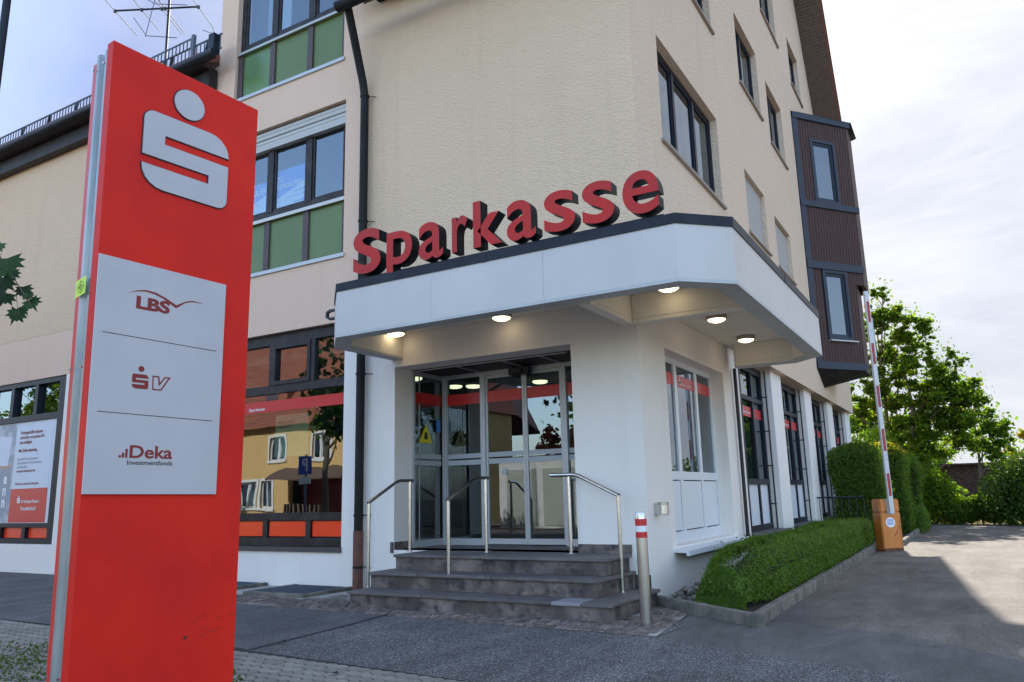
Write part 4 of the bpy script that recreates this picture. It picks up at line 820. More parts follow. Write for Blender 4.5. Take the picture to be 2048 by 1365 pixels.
for z0,z1,t in ((4.12,4.30,1.64),(6.72,6.92,1.9),(8.40,8.56,2.0),(10.86,11.02,2.0)): MB().fb(BF,-.0,t,z0,z1,-.02,.05).build('trim_band','bluegrey',bp)
for (a,b,c,d) in ((.58,1.22,4.98,6.62),(.62,1.30,8.65,10.25)):
    MB().fb(BF,a-.08,b+.1,c-.1,c-.02,-.1,.02).fb(BF,a-.08,b+.1,d+.02,d+.1,-.1,.02).fb(BF,a-.08,a,c-.02,d+.02,-.1,.021).fb(BF,b+.02,b+.1,c-.02,d+.02,-.1,.021).build('window_surround','bluegrey',bp)
    window(bp,BF,a,b+.02,c-.02,d+.02,(),(),n=-.02,fw_=.05,m='bluegrey',g='glass_sky',sash=.03)
MB().fb(BF,.5,1.4,4.84,4.87,-.02,.09).build('window_sill','alu',bp)
p1=P0+dB*2.05; ap=V3((-3.04,21.3,11.75))
MB().add([V3((-3.06,20.0,11.02)),V3((p1.x+.05,p1.y-.05,11.02)),V3((p1.x+.05,p1.y+1.1,11.02)),V3((-3.06,p1.y+1.9,11.02)),V3((-3.045,21.4,11.6))],[(0,1,4),(1,2,4),(2,3,4),(0,3,2,1)]).build('bay_roof','anth',bp)
p1=P0+dB*1.62
MB().add([V3((-3.04,20.08,4.12)),V3((p1.x,p1.y,4.12)),V3((p1.x,p1.y+1.0,4.12)),V3((-3.04,p1.y+1.6,4.12)),V3((-3.045,20.95,3.72))],[(0,4,1),(1,4,2),(2,4,3),(0,1,2,3)]).build('tapered_underside','darkframe',bp)
B('inner_wall','roomwall',bp,-3.035,-3.0,20.9,21.5,4.2,10.8)
# ---- downpipes
dp=thing('downpipe',(-7.39,8.2,0),'dark downpipe with rusty foot kinking out to the gutter, left of the lettering','downpipe')
MB().path([(-7.285,8.19,.78),(-7.285,8.19,7.2),(-7.28,8.14,7.42),(-7.22,7.72,8.42),(-7.14,7.63,8.52)],.062,16).build('pipe','pipe',dp,smooth=True)
MB().tube((-7.285,8.19,-.02),(-7.285,8.19,.79),.070,16).build('rusty_foot','rustpipe',dp,smooth=True)
for z in (.3,.98,2.93,5.2,7.2): MB().tube((-7.285,8.19,z),(-7.285,8.19,z+.03),.072,16).tube((-7.285,8.19,z+.015),(-7.15,8.29,z+.015),.006,6).build('pipe_clamp','pipe',dp,smooth=True)
dp2=thing('downpipe',(-3.12,12.33,0),'thin black downpipe on the white wall right of the side window','downpipe')
MB().path([(-3.10,12.36,.10),(-3.10,12.36,.42),(-3.11,12.34,.5),(-3.11,12.34,3.12)],.028,12).build('pipe','black',dp2,smooth=True)
MB().tube((-3.11,12.34,.48),(-3.11,12.34,.54),.038,12).build('pipe_clamp','black',dp2)
# ---- handrails
def rail(label,pts,posts,rz=.021):
    t=thing('handrail',(posts[0][0],posts[0][1],posts[0][2]),label,'handrail','stainless handrails on the steps')
    MB().path(pts,rz,14).build('rail','steel',t,smooth=True)
    for x,y,z0,z1 in posts:
        MB().tube((x,y,z0),(x,y,z1),.021,14).build('post','steel',t,smooth=True); MB().lathe((x,y,z0),[(.042,0),(.042,.006),(.03,.008)],16).build('base_plate','steel',t,smooth=True)
    return t
rail('stainless handrail at the left end of the steps beside the downpipe',[(-6.33,8.16,1.43),(-6.38,7.95,1.43),(-6.375,7.86,1.41),(-6.40,7.36,1.16)],[(-6.335,8.10,.54,1.42),(-6.385,7.36,.18,1.15)])
rail('stainless handrail in the middle of the steps before the doors',[(-5.22,8.24,1.43),(-5.22,8.0,1.43),(-5.22,7.92,1.41),(-5.22,7.36,1.17)],[(-5.22,8.18,.54,1.42),(-5.22,7.38,.18,1.17)])
rail('stainless handrail at the right end of steps against white wall',[(-4.28,8.10,1.43),(-4.02,8.2,1.43),(-3.93,8.18,1.41),(-3.33,7.88,1.18)],[(-4.08,8.19,.54,1.42),(-3.34,7.885,.18,1.18)],.024)
# ---- bollard
bo=thing('bollard',(-2.76,7.03,0),'stainless steel bollard with red and white reflective bands at the step corner','bollard')
MB().lathe((-2.76,7.03,-.01),[(.055,0),(.052,.95),(.052,1.02),(.045,1.035),(.02,1.04)],28).build('post','steel',bo,smooth=True)
for z0,z1,m in ((.90,.965,'red'),(.845,.90,'print_white'),(.79,.845,'red')): MB().tube((-2.76,7.03,z0),(-2.76,7.03,z1-.002),.0545,28,caps=False).build('reflective_band',m,bo,smooth=True)
# ---- wall ashtray
wa=thing('wall_ashtray',(-3.12,8.55,1.0),'small stainless steel wall ashtray on the white corner','ashtray')
MB().lathe((-3.08,8.55,.955),[(.055,0),(.062,.006),(.062,.125),(.056,.13)],24).build('container','steel',wa,smooth=True)
MB().box(-3.168,-3.09,8.50,8.60,.96,1.08).build('wall_mount','steel',wa); MB().lathe((-3.08,8.55,1.06),[(.066,0),(.066,.03),(.06,.034)],24).build('rim','steelring',wa,smooth=True)
# ---- light-shaft grates
for k,(x0,x1,lab) in enumerate(((-8.55,-7.45,'galvanised light-shaft grate with concrete rim under the big red-banded window'),(-10.2,-9.1,'light-shaft grate half hidden behind the red sign'))):
    g=thing('floor_grate',((x0+x1)/2,7.8,0),lab,'grate','light-shaft grates by the wall')
    r=MB(); r.box(x0,x1,7.36,7.44,.0,.05).box(x0,x0+.06,7.44,8.29,0,.05).box(x1-.06,x1,7.44,8.29,0,.05); r.build('rim','kerb',g,bevel=.006)
    b=MB(); x=x0+.07
    while x<x1-.07: b.box(x,x+.006,7.45,8.28,.012,.045); x+=.03
    for y in np.arange(7.5,8.28,.11): b.box(x0+.06,x1-.06,y,y+.005,.02,.044)
    b.build('grating_bars','snow',g,kind='stuff'); MB().box(x0+.06,x1-.06,7.44,8.29,.010,.0125).build('shaft_floor','black',g)
# ================================================================ RED PYLON SIGN
py_=thing('pylon_sign',(-4.24,2.525,0),'tall red pylon sign with big grey emblem and three logos on grey plate','sign')
an=rad(5.6); sd_=V3((math.sin(an),math.cos(an),0)); sn=V3((math.cos(an),-math.sin(an),0)); sq=V3((-4.24,2.525,0)); UP=V3((0,0,1))
def SH(u,z): return u-(.047*z/4.0)*(1-u)     # slight lean of the near edge
def spt(u,z,n_=0): return sq+sd_*SH(u,z)+sn*n_+UP*z
def spoly(pts,n0,n1,name,m,bev=0,par=None): return MB().ext([spt(u,z,n0) for u,z in pts],sn*(n1-n0)).build(name,m,par or py_,bevel=bev)
spoly([(0,-.1),(1.0,-.1),(1.0,3.985),(0,4.02)],-.075,0,'front_panel','signred',.003)
spoly([(.025,-.1),(1.0,-.1),(1.0,3.98),(.025,3.97)],-.30,-.235,'back_panel','signedge',.003)
prof=[(-.234,0.03),(-.22,.0),(-.19,.0),(-.175,.03),(-.135,.03),(-.12,.0),(-.095,.0),(-.09,.05)]
mb=MB(); pr=[(a,b+.01) for a,b in prof]+[(-.09,.12),(-.234,.12)]
lo=[spt(b,-.1,a) for a,b in pr]; hi=[spt(b,4.0,a) for a,b in pr]; n_=len(pr)
mb.add(lo+hi,[(i,(i+1)%n_,(i+1)%n_+n_,i+n_) for i in range(n_)]+[tuple(range(n_,2*n_))]); mb.build('pole_profile','profile',py_)
spoly([(.9,-.1),(.98,-.1),(.98,3.9),(.9,3.9)],-.234,-.076,'rear_profile','profile')
spoly([(-.004,1.268),(.806,1.258),(.806,2.628),(-.004,2.645)],.012,.020,'logo_plate','plate',.001)
spoly([(.03,1.29),(.78,1.28),(.78,2.60),(.03,2.61)],.0,.012,'plate_spacer','black')
em=MB()
def semblem(u0,u1,z0,z1,n0,m,dep,circ):
    w_=u1-u0;h_=z1-z0; r1,r2=.11,.24; ay=w_/h_; P=[]
    P+=[(r1*math.cos(rad(t))+r1,1-r1*ay+r1*ay*math.sin(rad(t))) for t in (180,160,140,120,100,90)]
    P+=[(1-r2+r2*math.cos(rad(t)),1-r2*ay+r2*ay*math.sin(rad(t))) for t in (90,72,54,36,18,0)]
    P+=[(1,.725),(.235,.725),(.235,.608),(1,.608)]
    P+=[(1-r1+r1*math.cos(rad(t)),r1*ay+r1*ay*math.sin(rad(t))) for t in (0,-20,-40,-60,-80,-90)]
    P+=[(r2+r2*math.cos(rad(t)),r2*ay+r2*ay*math.sin(rad(t))) for t in (-90,-108,-126,-144,-162,-180)]
    P+=[(0,.284),(.765,.284),(.765,.402),(0,.402)]
    body=[(u0+x*w_,z0+y*h_) for x,y in P]
    c=[(circ[0]+circ[2]*math.cos(t),circ[1]+circ[2]*math.sin(t)) for t in [2*math.pi*i/40 for i in range(40)]]
    return body,c
b_,c_=semblem(.208,.783,3.148,3.657,0,None,0,(.492,3.795,.102))
for grow,m,n0,n1,nm in ((.006,'black',.0,.004,'emblem_edge'),(0,'plate',.004,.012,'emblem')):
    mb=MB(); 
    for poly in (b_,c_):
        cx=sum(p[0] for p in poly)/len(poly); cz=sum(p[1] for p in poly)/len(poly)
        if grow:
            pts=[]
            L_=len(poly)
            ar=sum(poly[i][0]*poly[(i+1)%L_][1]-poly[(i+1)%L_][0]*poly[i][1] for i in range(L_)); sg_=1 if ar>0 else -1
            for i in range(L_):
                p=Vector(poly[i]); a=(p-Vector(poly[i-1])).normalized(); b=(Vector(poly[(i+1)%L_])-p).normalized()
                nn=Vector((a.y,-a.x))*sg_+Vector((b.y,-b.x))*sg_; nn=nn/max(nn.dot(Vector((a.y,-a.x))*sg_),.3); pts.append(tuple(p+nn*grow))
            poly=pts
        mb.ext([spt(u,z,n0) for u,z in poly],sn*(n1-n0))
    mb.build(nm,m,py_)
for (a,b) in (((.045,2.187),(.755,2.171)),((.047,1.728),(.752,1.717))):
    spoly([(a[0],a[1]-.002),(b[0],b[1]-.002),(b[0],b[1]+.002),(a[0],a[1]+.002)],.020,.0212,'divider_line','black')
PO=sq+sn*.0212
def ST(s,box,m,bold=0,shear=0):
    sh=.047*((box[2]+box[3])/2)/4*(1-(box[0]+box[1])/2); bx=(box[0]-sh,box[1]-sh,box[2],box[3])
    return text('logo_print',s,m,py_,PO,sd_,UP,bx,bold,shear=shear)
ST('LBS',(.222,.436,2.357,2.438),'darkred',.045)
P=[]; key=[(.165,2.438),(.22,2.468),(.28,2.482),(.34,2.478),(.40,2.458),(.472,2.424),(.53,2.458),(.58,2.474),(.64,2.468)]
lowr=[(.64,2.466),(.58,2.466),(.53,2.449),(.472,2.404),(.39,2.448),(.33,2.466),(.28,2.472),(.22,2.462)]
mb=MB(); mb.ext([spt(u,z,.0205) for u,z in key+lowr],sn*.0008); mb.build('logo_print','darkred',py_)
b2,c2=semblem(.229,.327,1.878,1.965,0,None,0,(.281,1.997,.0175)); mb=MB(); mb.ext([spt(u,z,.0205) for u,z in b2],sn*.0008); mb.ext([spt(u,z,.0205) for u,z in c2],sn*.0008); mb.build('logo_print','darkred',py_)
vo=[(.349,1.965),(.392,1.965),(.398,1.925),(.425,1.965),(.464,1.965),(.408,1.878),(.353,1.878)]; vi=[(.357,1.957),(.385,1.957),(.391,1.902),(.430,1.957),(.448,1.957),(.403,1.886),(.360,1.886)]
mb=MB(); mb.add([spt(u,z,.0213) for u,z in vo+vi],[(i,(i+1)%7,(i+1)%7+7,i+7) for i in range(7)]); mb.build('logo_print','darkred',py_)
ST('Deka',(.240,.503,1.470,1.545),'darkred',.022)
ST('Investmentfonds',(.229,.506,1.432,1.459),'black',.012)
for i,(u,h) in enumerate(((.181,.014),(.199,.028),(.218,.05))): spoly([(u,1.472),(u+.013,1.472),(u+.013,1.472+h),(u,1.472+h)],.0205,.0213,'logo_print','darkred')
MB().add([sq+sd_*(-.035)+sn*a+UP*z for a,z in ((-.235,2.415),(-.115,2.43),(-.115,2.535),(-.235,2.52))],[(0,1,2,3)]).build('neon_sticker','neon',py_)
c=sq+sd_*(-.037)+sn*(-.172)+UP*2.475
mb=MB()
for r in (.036,.018):
    k=28; vs=[c+(sn*math.cos(t)+UP*math.sin(t))*rr for rr in (r,r-.003) for t in [2*math.pi*i/k for i in range(k)]]; mb.add(vs,[(i,(i+1)%k,(i+1)%k+k,i+k) for i in range(k)])
mb.ext([c-sn*.04-UP*.001,c+sn*.04-UP*.001,c+sn*.04+UP*.001,c-sn*.04+UP*.001],sd_*-.0005); mb.ext([c-UP*.04-sn*.001,c-UP*.04+sn*.001,c+UP*.04+sn*.001,c+UP*.04-sn*.001],sd_*-.0005); mb.build('sticker_ring','darkframe',py_)
for z in (1.99,3.9,.3):
    for a in (-.23,-.1): MB().tube(spt(.0,z,a)-sd_*.0,spt(-.008,z,a),.008,10).build('screw','steel',py_)
mb=MB(); c=spt(.66,.42,.001); mb.tube(c,c+sn*.002,.012,10); 
for k in range(14):
    p=spt(.66+random.uniform(0,.3),.42+random.uniform(-.02,.13)*(1),.0006); dd=(sd_*random.uniform(.01,.05)+UP*random.uniform(-.003,.02)); mb.ext([p,p+dd,p+dd+UP*.003,p+UP*.003],sn*.0004)
mb.build('scratch_marks','dirt',py_)
# ================================================================ VEGETATION helpers
def leafmesh(name,pts,size,m,parent=None,shape='quad',normals=None,spread=1.0,seed=0,**k):
    """pts Nx3 leaf centres -> one mesh of small bent leaves"""
    r=np.random.default_rng(seed+11); n=len(pts); pts=np.asarray(pts,float)
    a=r.normal(size=(n,3)); 
    if normals is not None: nn=normals+spread*a*.6
    else: nn=a; nn[:,2]+=.6
    nn/=np.linalg.norm(nn,axis=1)[:,None]
    t=np.cross(nn,r.normal(size=(n,3))); t/=np.linalg.norm(t,axis=1)[:,None]; b=np.cross(nn,t)
    s=size*(.6+.8*r.random(n))[:,None]
    if shape=='quad':
        P=[(-.5,0,0),(0,.32,.06),(.5,0,-.04),(0,-.32,.06)]; faces=[(0,1,2),(0,2,3)]
    verts=np.stack([pts+t*(p[0]*s)+b*(p[1]*s)+nn*(p[2]*s) for p in P],1).reshape(-1,3)
    kk=len(P); idx=np.arange(n)[:,None]*kk; F_=np.concatenate([idx+np.array(f) for f in faces],1).reshape(-1,3)
    me=bpy.data.meshes.new(name); me.vertices.add(len(verts)); me.loops.add(F_.size); me.polygons.add(len(F_))
    if parent is not None and parent.name in ORG: verts=verts-np.array(ORG[parent.name][0])
    me.vertices.foreach_set('co',verts.ravel()); me.loops.foreach_set('vertex_index',F_.ravel().astype(np.int32)); me.polygons.foreach_set('loop_start',np.arange(0,F_.size,3,dtype=np.int32)); me.update(calc_edges=True)
    me.materials.append(M[m]); o=bpy.data.objects.new(name,me); COL.objects.link(o)
    if parent is not None: o.parent=parent
    return tag(o,**k)
def clump_pts(cs,n,seed,flat=.8):
    r=np.random.default_rng(seed); out=[]; tot=sum(c[3]**2 for c in cs)
    for x,y,z,rr in cs:
        k=int(n*rr*rr/tot); d=r.normal(size=(k,3)); d/=np.linalg.norm(d,axis=1)[:,None]; rad_=rr*(r.random(k)**.45)[:,None]
        q=d*rad_; q[:,2]*=flat; out.append(q+np.array([x,y,z]))
    return np.concatenate(out)
def tree(name,base,h,clumps,n,size,m,label,trunk_r=.12,cat='tree',group=None,seed=0,lean=(0,0),kind=None):
    t=thing(name,base,label,cat,group); b=Vector(base); r=random.Random(seed)
    mb=MB(); top=b+V3((lean[0],lean[1],h*.86)); pts=[b+V3((0,0,-.1)),b.lerp(top,.35)+V3((r.uniform(-.1,.1),0,0)),b.lerp(top,.7)+V3((r.uniform(-.15,.15),0,0)),top]
    mb.path(pts,[trunk_r,trunk_r*.75,trunk_r*.45,trunk_r*.12],9)
    cl=[(x,y,z,rr) for x,y,z,rr in clumps]
    for x,y,z,rr in cl:
        f=min(max((z-b.z)/h-.18,.15),.8); s=b.lerp(top,f); e=V3((x,y,z)); mid=s.lerp(e,.5)+V3((0,0,-.15))
        mb.path([s,mid,e],[trunk_r*.38,trunk_r*.22,.012],6)
        for q in range(3):
            ee=e+V3((r.uniform(-1,1),r.uniform(-1,1),r.uniform(-.5,1)))*rr*.8; mb.path([e.lerp(mid,.3),ee],[.02,.006],5)
    mb.build('trunk','bark',t,smooth=True)
    sub=[]
    rr_=random.Random(seed+5)
    for x,y,z,rr in cl:
        sub.append((x,y,z,rr*.42))
        for q in range(16):
            a=rr_.uniform(0,6.28); e=rr_.uniform(-.9,1.3); k=rr*rr_.uniform(.4,1.3)
            sub.append((x+math.cos(a)*math.cos(e)*k,y+math.sin(a)*math.cos(e)*k,z+math.sin(e)*k*.9,rr*rr_.uniform(.14,.34)))
    P_=clump_pts(sub,n,seed+3,.55); g=np.random.default_rng(seed+8); far=g.random(len(P_))<.16; P_[far]+=g.normal(size=(far.sum(),3))*.16
    leafmesh('crown',P_,size,m,t,seed=seed); return t
def at(pxx,pyy,Y):
    dd=CR*(pxx-1024)/F-CU*(pyy-682.5)/F+fw; t=Y/dd[1]; return (dd[0]*t,Y,1.2+dd[2]*t)
def PC(L_,sc=1): return [(*at(a,b,Y),r) for a,b,Y,r in L_]
# back trees
tree('young_maple_tree',(*at(1800,1045,30)[:2],0),8.2,PC([(1770,635,30,.6),(1757,710,30.4,.75),(1800,670,30,.6),(1805,735,30,.75),(1745,780,30,.75),(1795,800,30.3,.85),(1850,660,30,.4),(1725,830,30.5,.6),(1765,590,30,.3),(1838,690,30,.4),(1745,650,30,.4)]),24000,.12,'leaf','tall slender maple tree with sky showing through, right of the wooden bay',.10,seed=3)
tree('maple_tree',(*at(1845,1046,29.5)[:2],0),6.5,PC([(1865,790,29.5,.85),(1895,775,29.5,.7),(1840,840,29.5,.9),(1890,850,29.5,.9),(1925,805,29.6,.55),(1872,740,29.5,.5),(1902,708,29.5,.22),(1922,724,29.5,.2),(1935,840,29.8,.55),(1852,895,29.5,.7),(1925,885,29.8,.45),(1800,880,29.8,.6),(1955,800,30,.3)]),28000,.12,'leaf','broad dark green maple behind the tall hedge columns',.12,seed=8)
tree('ash_tree',(*at(1975,1046,31)[:2],0),4.6,PC([(1982,860,31,.4),(1965,890,31,.42),(1998,885,31,.35),(2000,915,31,.3),(2010,850,31,.18),(1972,825,31,.22)]),9000,.12,'leafbush','small loose light green tree at far right before the shed',.07,seed=12)
tree('distant_tree',(*at(2040,1046,60)[:2],0),6,PC([(2040,930,60,1.2),(2025,950,60,1.0),(2050,955,60,1.2),(2070,920,60,1.5),(2000,960,62,1.2)]),6000,.25,'leafyellow','distant yellowing tree top beyond the shed roof',.2,seed=14)
tree('distant_tree',(*at(1760,1046,48)[:2],0),6,PC([(1720,850,48,2.2),(1760,880,48,2.0),(1820,900,48,2.2),(1700,900,48,2),(1880,930,50,1.6)]),12000,.22,'leafbush','sunlit tree mass glimpsed between the hedge tops and the maple trunks',.2,seed=15)
# bushes along the back of the yard
def bush(name,cl,n,size,m,label,cat='bush',group='bushes at the back of the yard',seed=0):
    c=cl[0]; t=thing(name,(c[0],c[1],0),label,cat,group); mb=MB()
    for x,y,z,r in cl: mb.path([(x,y,-.05),(x,y,max(z,.3))],[.03,.01],5); mb.path([(x,y,0),(x+r*.5,y,z+r*.3)],[.02,.006],5); mb.path([(x,y,0),(x-r*.5,y,z+r*.2)],[.02,.006],5)
    mb.build('stems','bark',t); leafmesh('foliage',clump_pts(cl,n,seed+1,.9),size,m,t,seed=seed); return t
bush('bush',PC([(1870,1010,28.9,.75),(1850,985,29,.6),(1895,1000,29,.65),(1880,970,29,.45),(1840,1020,28.8,.5)]),7000,.10,'leafbush','sunlit light green bush just right of the hedge columns',seed=21)
bush('bush',PC([(1940,1022,28.6,.4),(1962,1012,28.6,.4),(1985,1020,28.5,.45),(1915,1030,28.5,.35)]),7000,.10,'leaftall','darker bush in front of the slatted shed',seed=22)
bush('bush',PC([(2010,985,28,.8),(2040,960,28,.9),(2075,985,28,1.0),(2020,1020,27.9,.6),(2060,1025,27.8,.7),(2100,940,28,1.0)]),12000,.10,'leafdark','large dark green shrub at the right edge of the photo',seed=23)
bush('bush',[(x,27.6,.5,.7) for x in np.arange(3,14,1)],6000,.12,'leafdark','row of dark shrubs right outside the frame',seed=24)
bush('bush',PC([(1725,985,26.9,.6),(1720,940,27,.7),(1748,900,28,.8),(1790,960,28.5,.8),(1830,950,29,.8)]),9000,.10,'leafbush','tangled sunlit greenery behind the first hedge column',seed=25)
# ground-cover strip at the back
r=np.random.default_rng(5); pts=np.stack([r.uniform(-3,9,5000),28.6+r.uniform(0,1.2,5000),r.uniform(0,.25,5000)],1)
leafmesh('ground_cover',pts,.09,'leafyellow',None,kind='stuff')
# clipped hedges (surface leaves over a dark core)
def hedge(name,fn,n,size,m,label,core,seed,loc,top_m=None,group=None,sil=None):
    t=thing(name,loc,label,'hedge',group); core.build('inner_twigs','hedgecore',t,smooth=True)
    P_,N_=fn(n,np.random.default_rng(seed)); leafmesh('foliage',P_,size,m,t,normals=N_,seed=seed)
    if top_m:
        k=P_[:,2]>top_m[1]; P2=P_[k][::2]+np.array([0,0,.03]); leafmesh('top_leaves',P2,size,top_m[0],t,normals=N_[k][::2],seed=seed+4)
    return t
def hedge_low(n,r):
    # rounded cross-section swept along Y with a rounded near end
    y=7.92+(r.random(n)**.8)*10.2; a=r.random(n)*math.pi*1.0
    cx=-2.34; hw=.34; hh=.24; zc=.32
    ca,sa=np.cos(a),np.sin(a); e=.42
    X=np.sign(ca)*np.abs(ca)**e*hw; Z=np.abs(sa)**e*hh
    low=r.random(n)<.42; X=np.where(low,np.where(r.random(n)<.75,1,-1)*hw*(1.0-.06*r.random(n)),X); Z=np.where(low,-r.random(n)*.30,Z)
    tpr=np.clip((y-7.92)/1.3,0,1)**.6      # rounding at near end
    f=.45+.55*tpr
    bump_=.015*np.sin(y*3.1)+.018*np.sin(y*1.3+1)+.012*np.sin(y*7+X*8)
    P_=np.stack([cx+X*f+(1-f)*.05,y,(zc+Z*f+bump_*(Z>0))*np.where(Z>-.0,.55+.45*tpr,1)+.0],1); P_[:,:2]+=r.normal(size=(n,2))*.018; P_[:,2]+=r.normal(size=n)*.016
    k=r.random(n)<.10; P_[k]+=r.normal(size=(k.sum(),3))*.035
    P_[:,2]=np.maximum(P_[:,2],.04)
    Nn=np.stack([X/hw,np.where(y<8.2,-.8,0),np.maximum(Z/hh,0)+.15],1)
    # near end cap leaves
    q=int(n*.10); aa=r.random(q)*math.pi; rr=np.sqrt(r.random(q)); P2=np.stack([cx+np.cos(aa)*rr*hw*.75,7.94+.25*(np.sin(aa)*rr),.06+np.sin(aa)*rr*.38],1); N2=np.tile(np.array([[0,-1,.3]]),(q,1))
    return np.concatenate([P_,P2]),np.concatenate([Nn,N2])
core=MB(); prof=[(-.26,.03),(-.26,.36),(-.18,.47),(.18,.47),(.26,.36),(.27,.03)]
ys=[8.55,9.1,9.9,18.0]; sc=[.45,.75,.95,.95]; vs=[]
for y,s in zip(ys,sc): vs+=[(-2.34+x*s,y,z*(s if z>.1 else 1)) for x,z in prof]
core.add(vs,[(k*6+i,k*6+i+1,(k+1)*6+i+1,(k+1)*6+i) for k in range(3) for i in range(5)]+[(0,1,2,3,4,5)[::-1],(18,19,20,21,22,23)])
hedge('box_hedge',hedge_low,120000,.028,'leafhedge','long low clipped box hedge running along the white side wall',core,31,(-2.4,8,0))
def hcol(cx,cy,wx,wy,h,rnd):
    def fn(n,r):
        f=r.random(n); P_=np.zeros((n,3)); Nn=np.zeros((n,3)); u=r.random(n)*2-1; v=r.random(n)
        s0=f<.38; s1=(f>=.38)&(f<.66); s2=(f>=.66)&(f<.8); s3=f>=.8
        P_[s0]=np.stack([u[s0]*wx,-wy*np.ones(s0.sum()),v[s0]*h],1); Nn[s0]=(0,-1,.1)
        P_[s1]=np.stack([wx*np.ones(s1.sum()),u[s1]*wy,v[s1]*h],1); Nn[s1]=(1,0,.1)
        P_[s2]=np.stack([-wx*np.ones(s2.sum()),u[s2]*wy,v[s2]*h],1); Nn[s2]=(-1,0,.1)
        P_[s3]=np.stack([u[s3]*wx,(r.random(s3.sum())*2-1)*wy,h*np.ones(s3.sum())],1); Nn[s3]=(0,0,1)
        # round the shoulders
        top=np.clip((P_[:,2]-(h-rnd))/rnd,0,1); k=np.sqrt(np.clip(1-top**2*.75,0,1)); P_[:,0]*=k; P_[:,1]*=k
        e=np.maximum(np.abs(P_[:,0])/wx,np.abs(P_[:,1])/wy); P_[:,2]-=np.where(s3,rnd*.55*e**3,0)
        P_+=r.normal(size=(n,3))*.035; P_[:,0]+=.05*np.sin(P_[:,2]*4+cx*9); P_[:,2]=np.maximum(P_[:,2],.03)
        return P_+np.array([cx,cy,0]),Nn
    return fn
for i,(cx,cy,wx,wy,h,rnd,n,lab,tm) in enumerate(((-2.36,20.4,.50,.9,2.18,.25,26000,'tall clipped hedge block behind the orange barrier box',None),(-2.14,23.4,.56,1.0,2.30,.55,18000,'second tall hedge column with rounded orange-tinged top',('leafyellow',2.0)),(-1.95,25.8,.55,.7,2.2,.6,9000,'third rounded hedge column, mostly hidden behind the second',None))):
    core=MB().box(cx-wx*.85,cx+wx*.85,cy-wy*.85,cy+wy*.85,.02,h-rnd*.7)
    hedge('tall_hedge',hcol(cx,cy,wx,wy,h,rnd),n,.06,'leaftall',lab,core,41+i,(cx,cy,0),tm,'tall clipped hedge columns')
core=MB().box(-1.72,-1.42,23.0,23.4,.02,.45); hedge('small_hedge',hcol(-1.55,24.0,.3,.5,.62,.25),3500,.05,'leafhedge','small rounded shrub at the foot of the tall hedges',MB().box(-1.75,-1.4,23.7,24.3,.02,.4),47,(-1.55,24,0))
# ================================================================ barrier
ba=thing('parking_barrier',(-1.57,16.95,0),'orange parking barrier box with raised red and white striped arm','barrier',rz=0)
cb=V3((-1.57,16.95,0)); bu=V3((math.cos(rad(36)),math.sin(rad(36)),0)); bn=V3((math.sin(rad(36)),-math.cos(rad(36)),0)); BX=(cb,bu,bn)
MB().fb(BX,-.20,.20,.0,.72,-.16,.13).build('housing','barrier',ba,bevel=.015,seg=2)
MB().fb(BX,-.20,.20,.725,.97,-.16,.13).build('lid','barrier',ba,bevel=.02,seg=2)
MB().fb(BX,-.19,.19,-.01,.05,-.15,.135).build('rusty_foot','rust',ba)
MB().tube(cb+bn*.131+UP*.53-bu*.02,cb+bn*.134+UP*.53-bu*.02,.095,32).build('round_sticker','print_white',ba)
mb=MB()
for k,z in enumerate((.575,.555,.53,.51,.49)): mb.fb(BX,-.085,.045,z,z+.009,.134,.1355)
mb.build('sticker_print','parkblue',ba)
mb=MB()
for k in range(9): 
    u=random.uniform(-.0,.13); z=random.uniform(.22,.34); mb.fb(BX,u,u+.012,z,z+.008,.1302,.1312)
mb.ext([cb+bn*.1302+bu*.03+UP*.27,cb+bn*.1302+bu*.04+UP*.265,cb+bn*.1302+bu*.165+UP*.46,cb+bn*.1302+bu*.16+UP*.47],bn*.001); mb.fb(BX,.165,.172,.05,.62,.1302,.1315); mb.build('scratch_marks','rust',ba)
AX=(cb+bn*.19,bu,bn); ar=MB()
MB().fb(AX,-.045,.045,.70,5.12,-.04,.02).build('arm','armwhite',ba,bevel=.006)
MB().fb(AX,-.07,.07,.68,.98,-.06,-.041).build('arm_bracket','alu',ba)
for k in range(5):
    z0=1.03+k*.86; MB().fb(AX,-.028,.028,z0,z0+.43,.0202,.0215).build('red_stripe','armred',ba)
MB().fb(AX,.055,.075,3.75,4.55,-.02,.0).fb(AX,.045,.08,4.5,4.56,-.02,.0).build('folding_strut','alu',ba)
for z in (.76,.80): MB().tube(AX[0]+bn*.02+UP*z-bu*.02,AX[0]+bn*.03+UP*z-bu*.02,.008,8).build('bolt','steelring',ba)
# small railing by the hedge
rl=thing('black_railing',(-2.9,20.2,0),'short black metal railing between side wall and hedge column','railing')
mb=MB(); mb.tube((-3.15,18.9,1.0),(-2.2,19.1,1.0),.018,8); mb.tube((-3.15,18.9,.2),(-2.2,19.1,.2),.015,8); mb.build('rail','black',rl)
for k in range(7): MB().tube((-3.1+k*.15,18.91+k*.033,.02),(-3.1+k*.15,18.91+k*.033,1.0),.009,6).build('baluster','black',rl)
